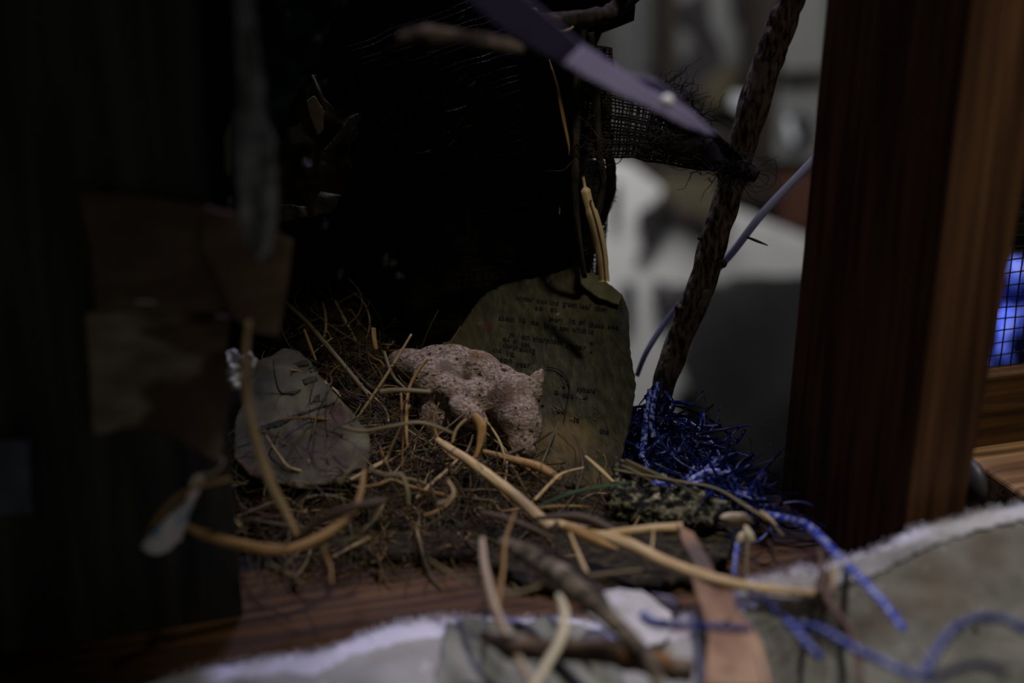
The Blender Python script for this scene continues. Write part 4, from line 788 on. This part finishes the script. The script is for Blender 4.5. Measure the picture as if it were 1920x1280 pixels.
# ------------------------------------------------------------------ white fuzzy paper on the front, root twig
top = [(230, 1300), (300, 1278), (370, 1258), (450, 1245), (520, 1232), (590, 1228), (650, 1205), (690, 1190), (740, 1172), (800, 1160), (850, 1158), (900, 1166), (950, 1158), (1010, 1166), (1060, 1158), (1120, 1170), (1180, 1180), (1240, 1176), (1300, 1150), (1370, 1125), (1400, 1092), (1440, 1082), (1500, 1066), (1530, 1072), (1580, 1052), (1610, 1042), (1650, 1030), (1700, 1000), (1740, 985), (1790, 975), (1830, 962), (1880, 952), (1960, 938)]
def dZ(x, y, z): return (z-CAM.z)/ray(x, y).z
def dfz(x, y):
    te = 1285-(x-230)*.205; k = min(1, max(0, (x-1050)/500)); k = k*k*(3-2*k); t = max(-25, y-te)
    e = dZ(x, te, .003)*(1-k)+dY(x, te, -.157)*k
    return e-(.00029*t*(1-k)+k*(.00032*min(t, 30)+.00001*max(0, t-30)))+.0018*fbm(x, y, 140, 81)+.0007*fbm(x, y, 30, 82)
shaded_fz = M('mulberry paper shaded body', [(.3, (.20, .20, .185)), (.5, (.37, .37, .36)), (.7, (.50, .495, .50))], nscale=24, rough=.95, bump=.8, bdist=.0025, detail=9, second=[(12, .54, .70, (.17, .17, .15)), (90, .70, .74, (.08, .075, .07)), (160, .66, .72, (.55, .55, .55))])  # body greyed in colour to stand for its shaded slope
for x, y, r, c in ((1750, 1100, .016, (.26, .18, .14)), (1850, 1040, .012, (.24, .18, .15)), (1650, 1170, .012, (.25, .18, .15)), (1560, 1190, .006, (.12, .11, .09))):
    SPOT(shaded_fz, P(x, y, dfz(x, y)), r, c, 60, .55)
fz = thing('mulberry_paper', P(1100, 1250, .43), 'large white fuzzy handmade paper with torn edge along the front', 'paper')
fzs = sheet('sheet', top+[(1960, 1420), (230, 1420)], dfz, 14, .0012, shaded_fz, fz, tear=5, seed=19)
sheet('lit_deckle_edge', top+[(x, y+36+22*fbm(x, y, 45, 90)+(14 if 1350 < x < 1750 else 0)) for x, y in top[::-1]], lambda x, y: dfz(x, y)-.0007, 9, .0006, fuzz, fzs, tear=7, seed=19)  # torn edge with the light along it painted as a paler strip
bm = bmesh.new(); rnd = random.Random(9)
for i in range(1500):
    k = rnd.randrange(1, len(top)-1); a, b_ = top[k], top[k+1] if k+1 < len(top) else top[k]; t = rnd.random()
    x, y = a[0]*(1-t)+b_[0]*t, a[1]*(1-t)+b_[1]*t+rnd.uniform(-1, 8); d = dfz(x, y)-.0004; q = []
    dx, dy = rnd.uniform(-5, 5), rnd.uniform(-7, -.5)
    for j in range(4): q.append(P(x, y, d)); x += dx*.6+rnd.uniform(-2, 2); y += dy*.7+rnd.uniform(-1.5, 1.5); d += rnd.uniform(-.0008, .0008)
    tube(bm, q, .00012, 3)
mesh_obj('frayed_fibres', bm, fuzz, fz)['kind'] = 'stuff'
gl = sheet('paper_layer', [(838, 1168), (900, 1160), (960, 1170), (1030, 1160), (1100, 1176), (1150, 1200), (1180, 1320), (800, 1320), (826, 1230)], lambda x, y: dfz(x, y)-.004-.002*math.sin((x-840)/55), 12, .0005, M('thin grey green paper', [(.3, (.07, .072, .058)), (.5, (.20, .205, .175)), (.7, (.32, .32, .28))], scale=(2, .5, .5), nscale=50, rough=.9, bump=.6, bdist=.001, detail=8), tear=9, seed=24)
tag(gl, 'thin grey green paper layer over the white paper beneath the bottom bark stick', 'paper')
s2 = thing('paper_scrap', P(1190, 1160, .455), 'small lavender white paper scrap with a rolled tab above the bark stick', 'paper')
sheet('sheet', [(1100, 1150), (1122, 1112), (1160, 1104), (1205, 1108), (1230, 1130), (1258, 1150), (1262, 1180), (1245, 1205), (1215, 1212), (1180, 1204), (1130, 1180)], lambda x, y: .452-.0001*(y-1150)+.001*fbm(x, y, 30, 3), 8, .0008, M('clean white pulp paper', [(.3, (.55, .54, .6)), (.7, (.75, .74, .8))], nscale=60, bump=.5, rough=.9), s2, tear=3, seed=20)
sheet('rolled_tab', [(1218, 1112), (1262, 1118), (1272, 1130), (1266, 1140), (1240, 1132)], lambda x, y: .446, 6, .0012, ribbon_m, s2, tear=1)
rt = thing('root_twig', P(1560, 1090, .455), 'thin reddish twig with root hairs lying over the white paper', 'twig')
stalk('stem', None, None, [(1535, 1030, .46), (1542, 1060, .458), (1545, 1105, .452), (1562, 1140, .446), (1590, 1175, .44), (1606, 1220, .434), (1612, 1290, .428)], [8, 11, 14, 14, 15, 14, 13], root_m, 8, rough=.3, parent=rt)
bm = bmesh.new()
for i in range(90):
    x, y = rnd.uniform(1530, 1575), rnd.uniform(1090, 1160); q = []; dx, dy = rnd.uniform(-22, 16), rnd.uniform(-14, 26); d = .447
    for j in range(6): q.append(P(x, y, d)); x += dx+rnd.uniform(-8, 8); y += dy+rnd.uniform(-8, 8); d -= .001
    tube(bm, catmull(q, 3), .00008, 3)
mesh_obj('root_hairs', bm, root_m, rt)['kind'] = 'stuff'
stalk('torn_bract', None, None, [(1560, 1110, .455), (1562, 1080, .455), (1556, 1055, .456)], [6, 12, 3], straw[0], 6, parent=rt)
stalk('root_fibre', 'long thin root fibre curving over the sill right of the seed pods', 'fibre', [(1440, 1010, .495), (1462, 1048, .485), (1500, 1080, .475), (1540, 1110, .46)], [2, 2.4, 2], root_m, 5)
stalk('dry_grass', 'thin dry grass stem running down from the root twig to the bottom', 'stem', [(1440, 1160, .44), (1455, 1190, .435), (1470, 1230, .43), (1480, 1290, .425)], [4, 6, 6, 6], straw[3], 6)
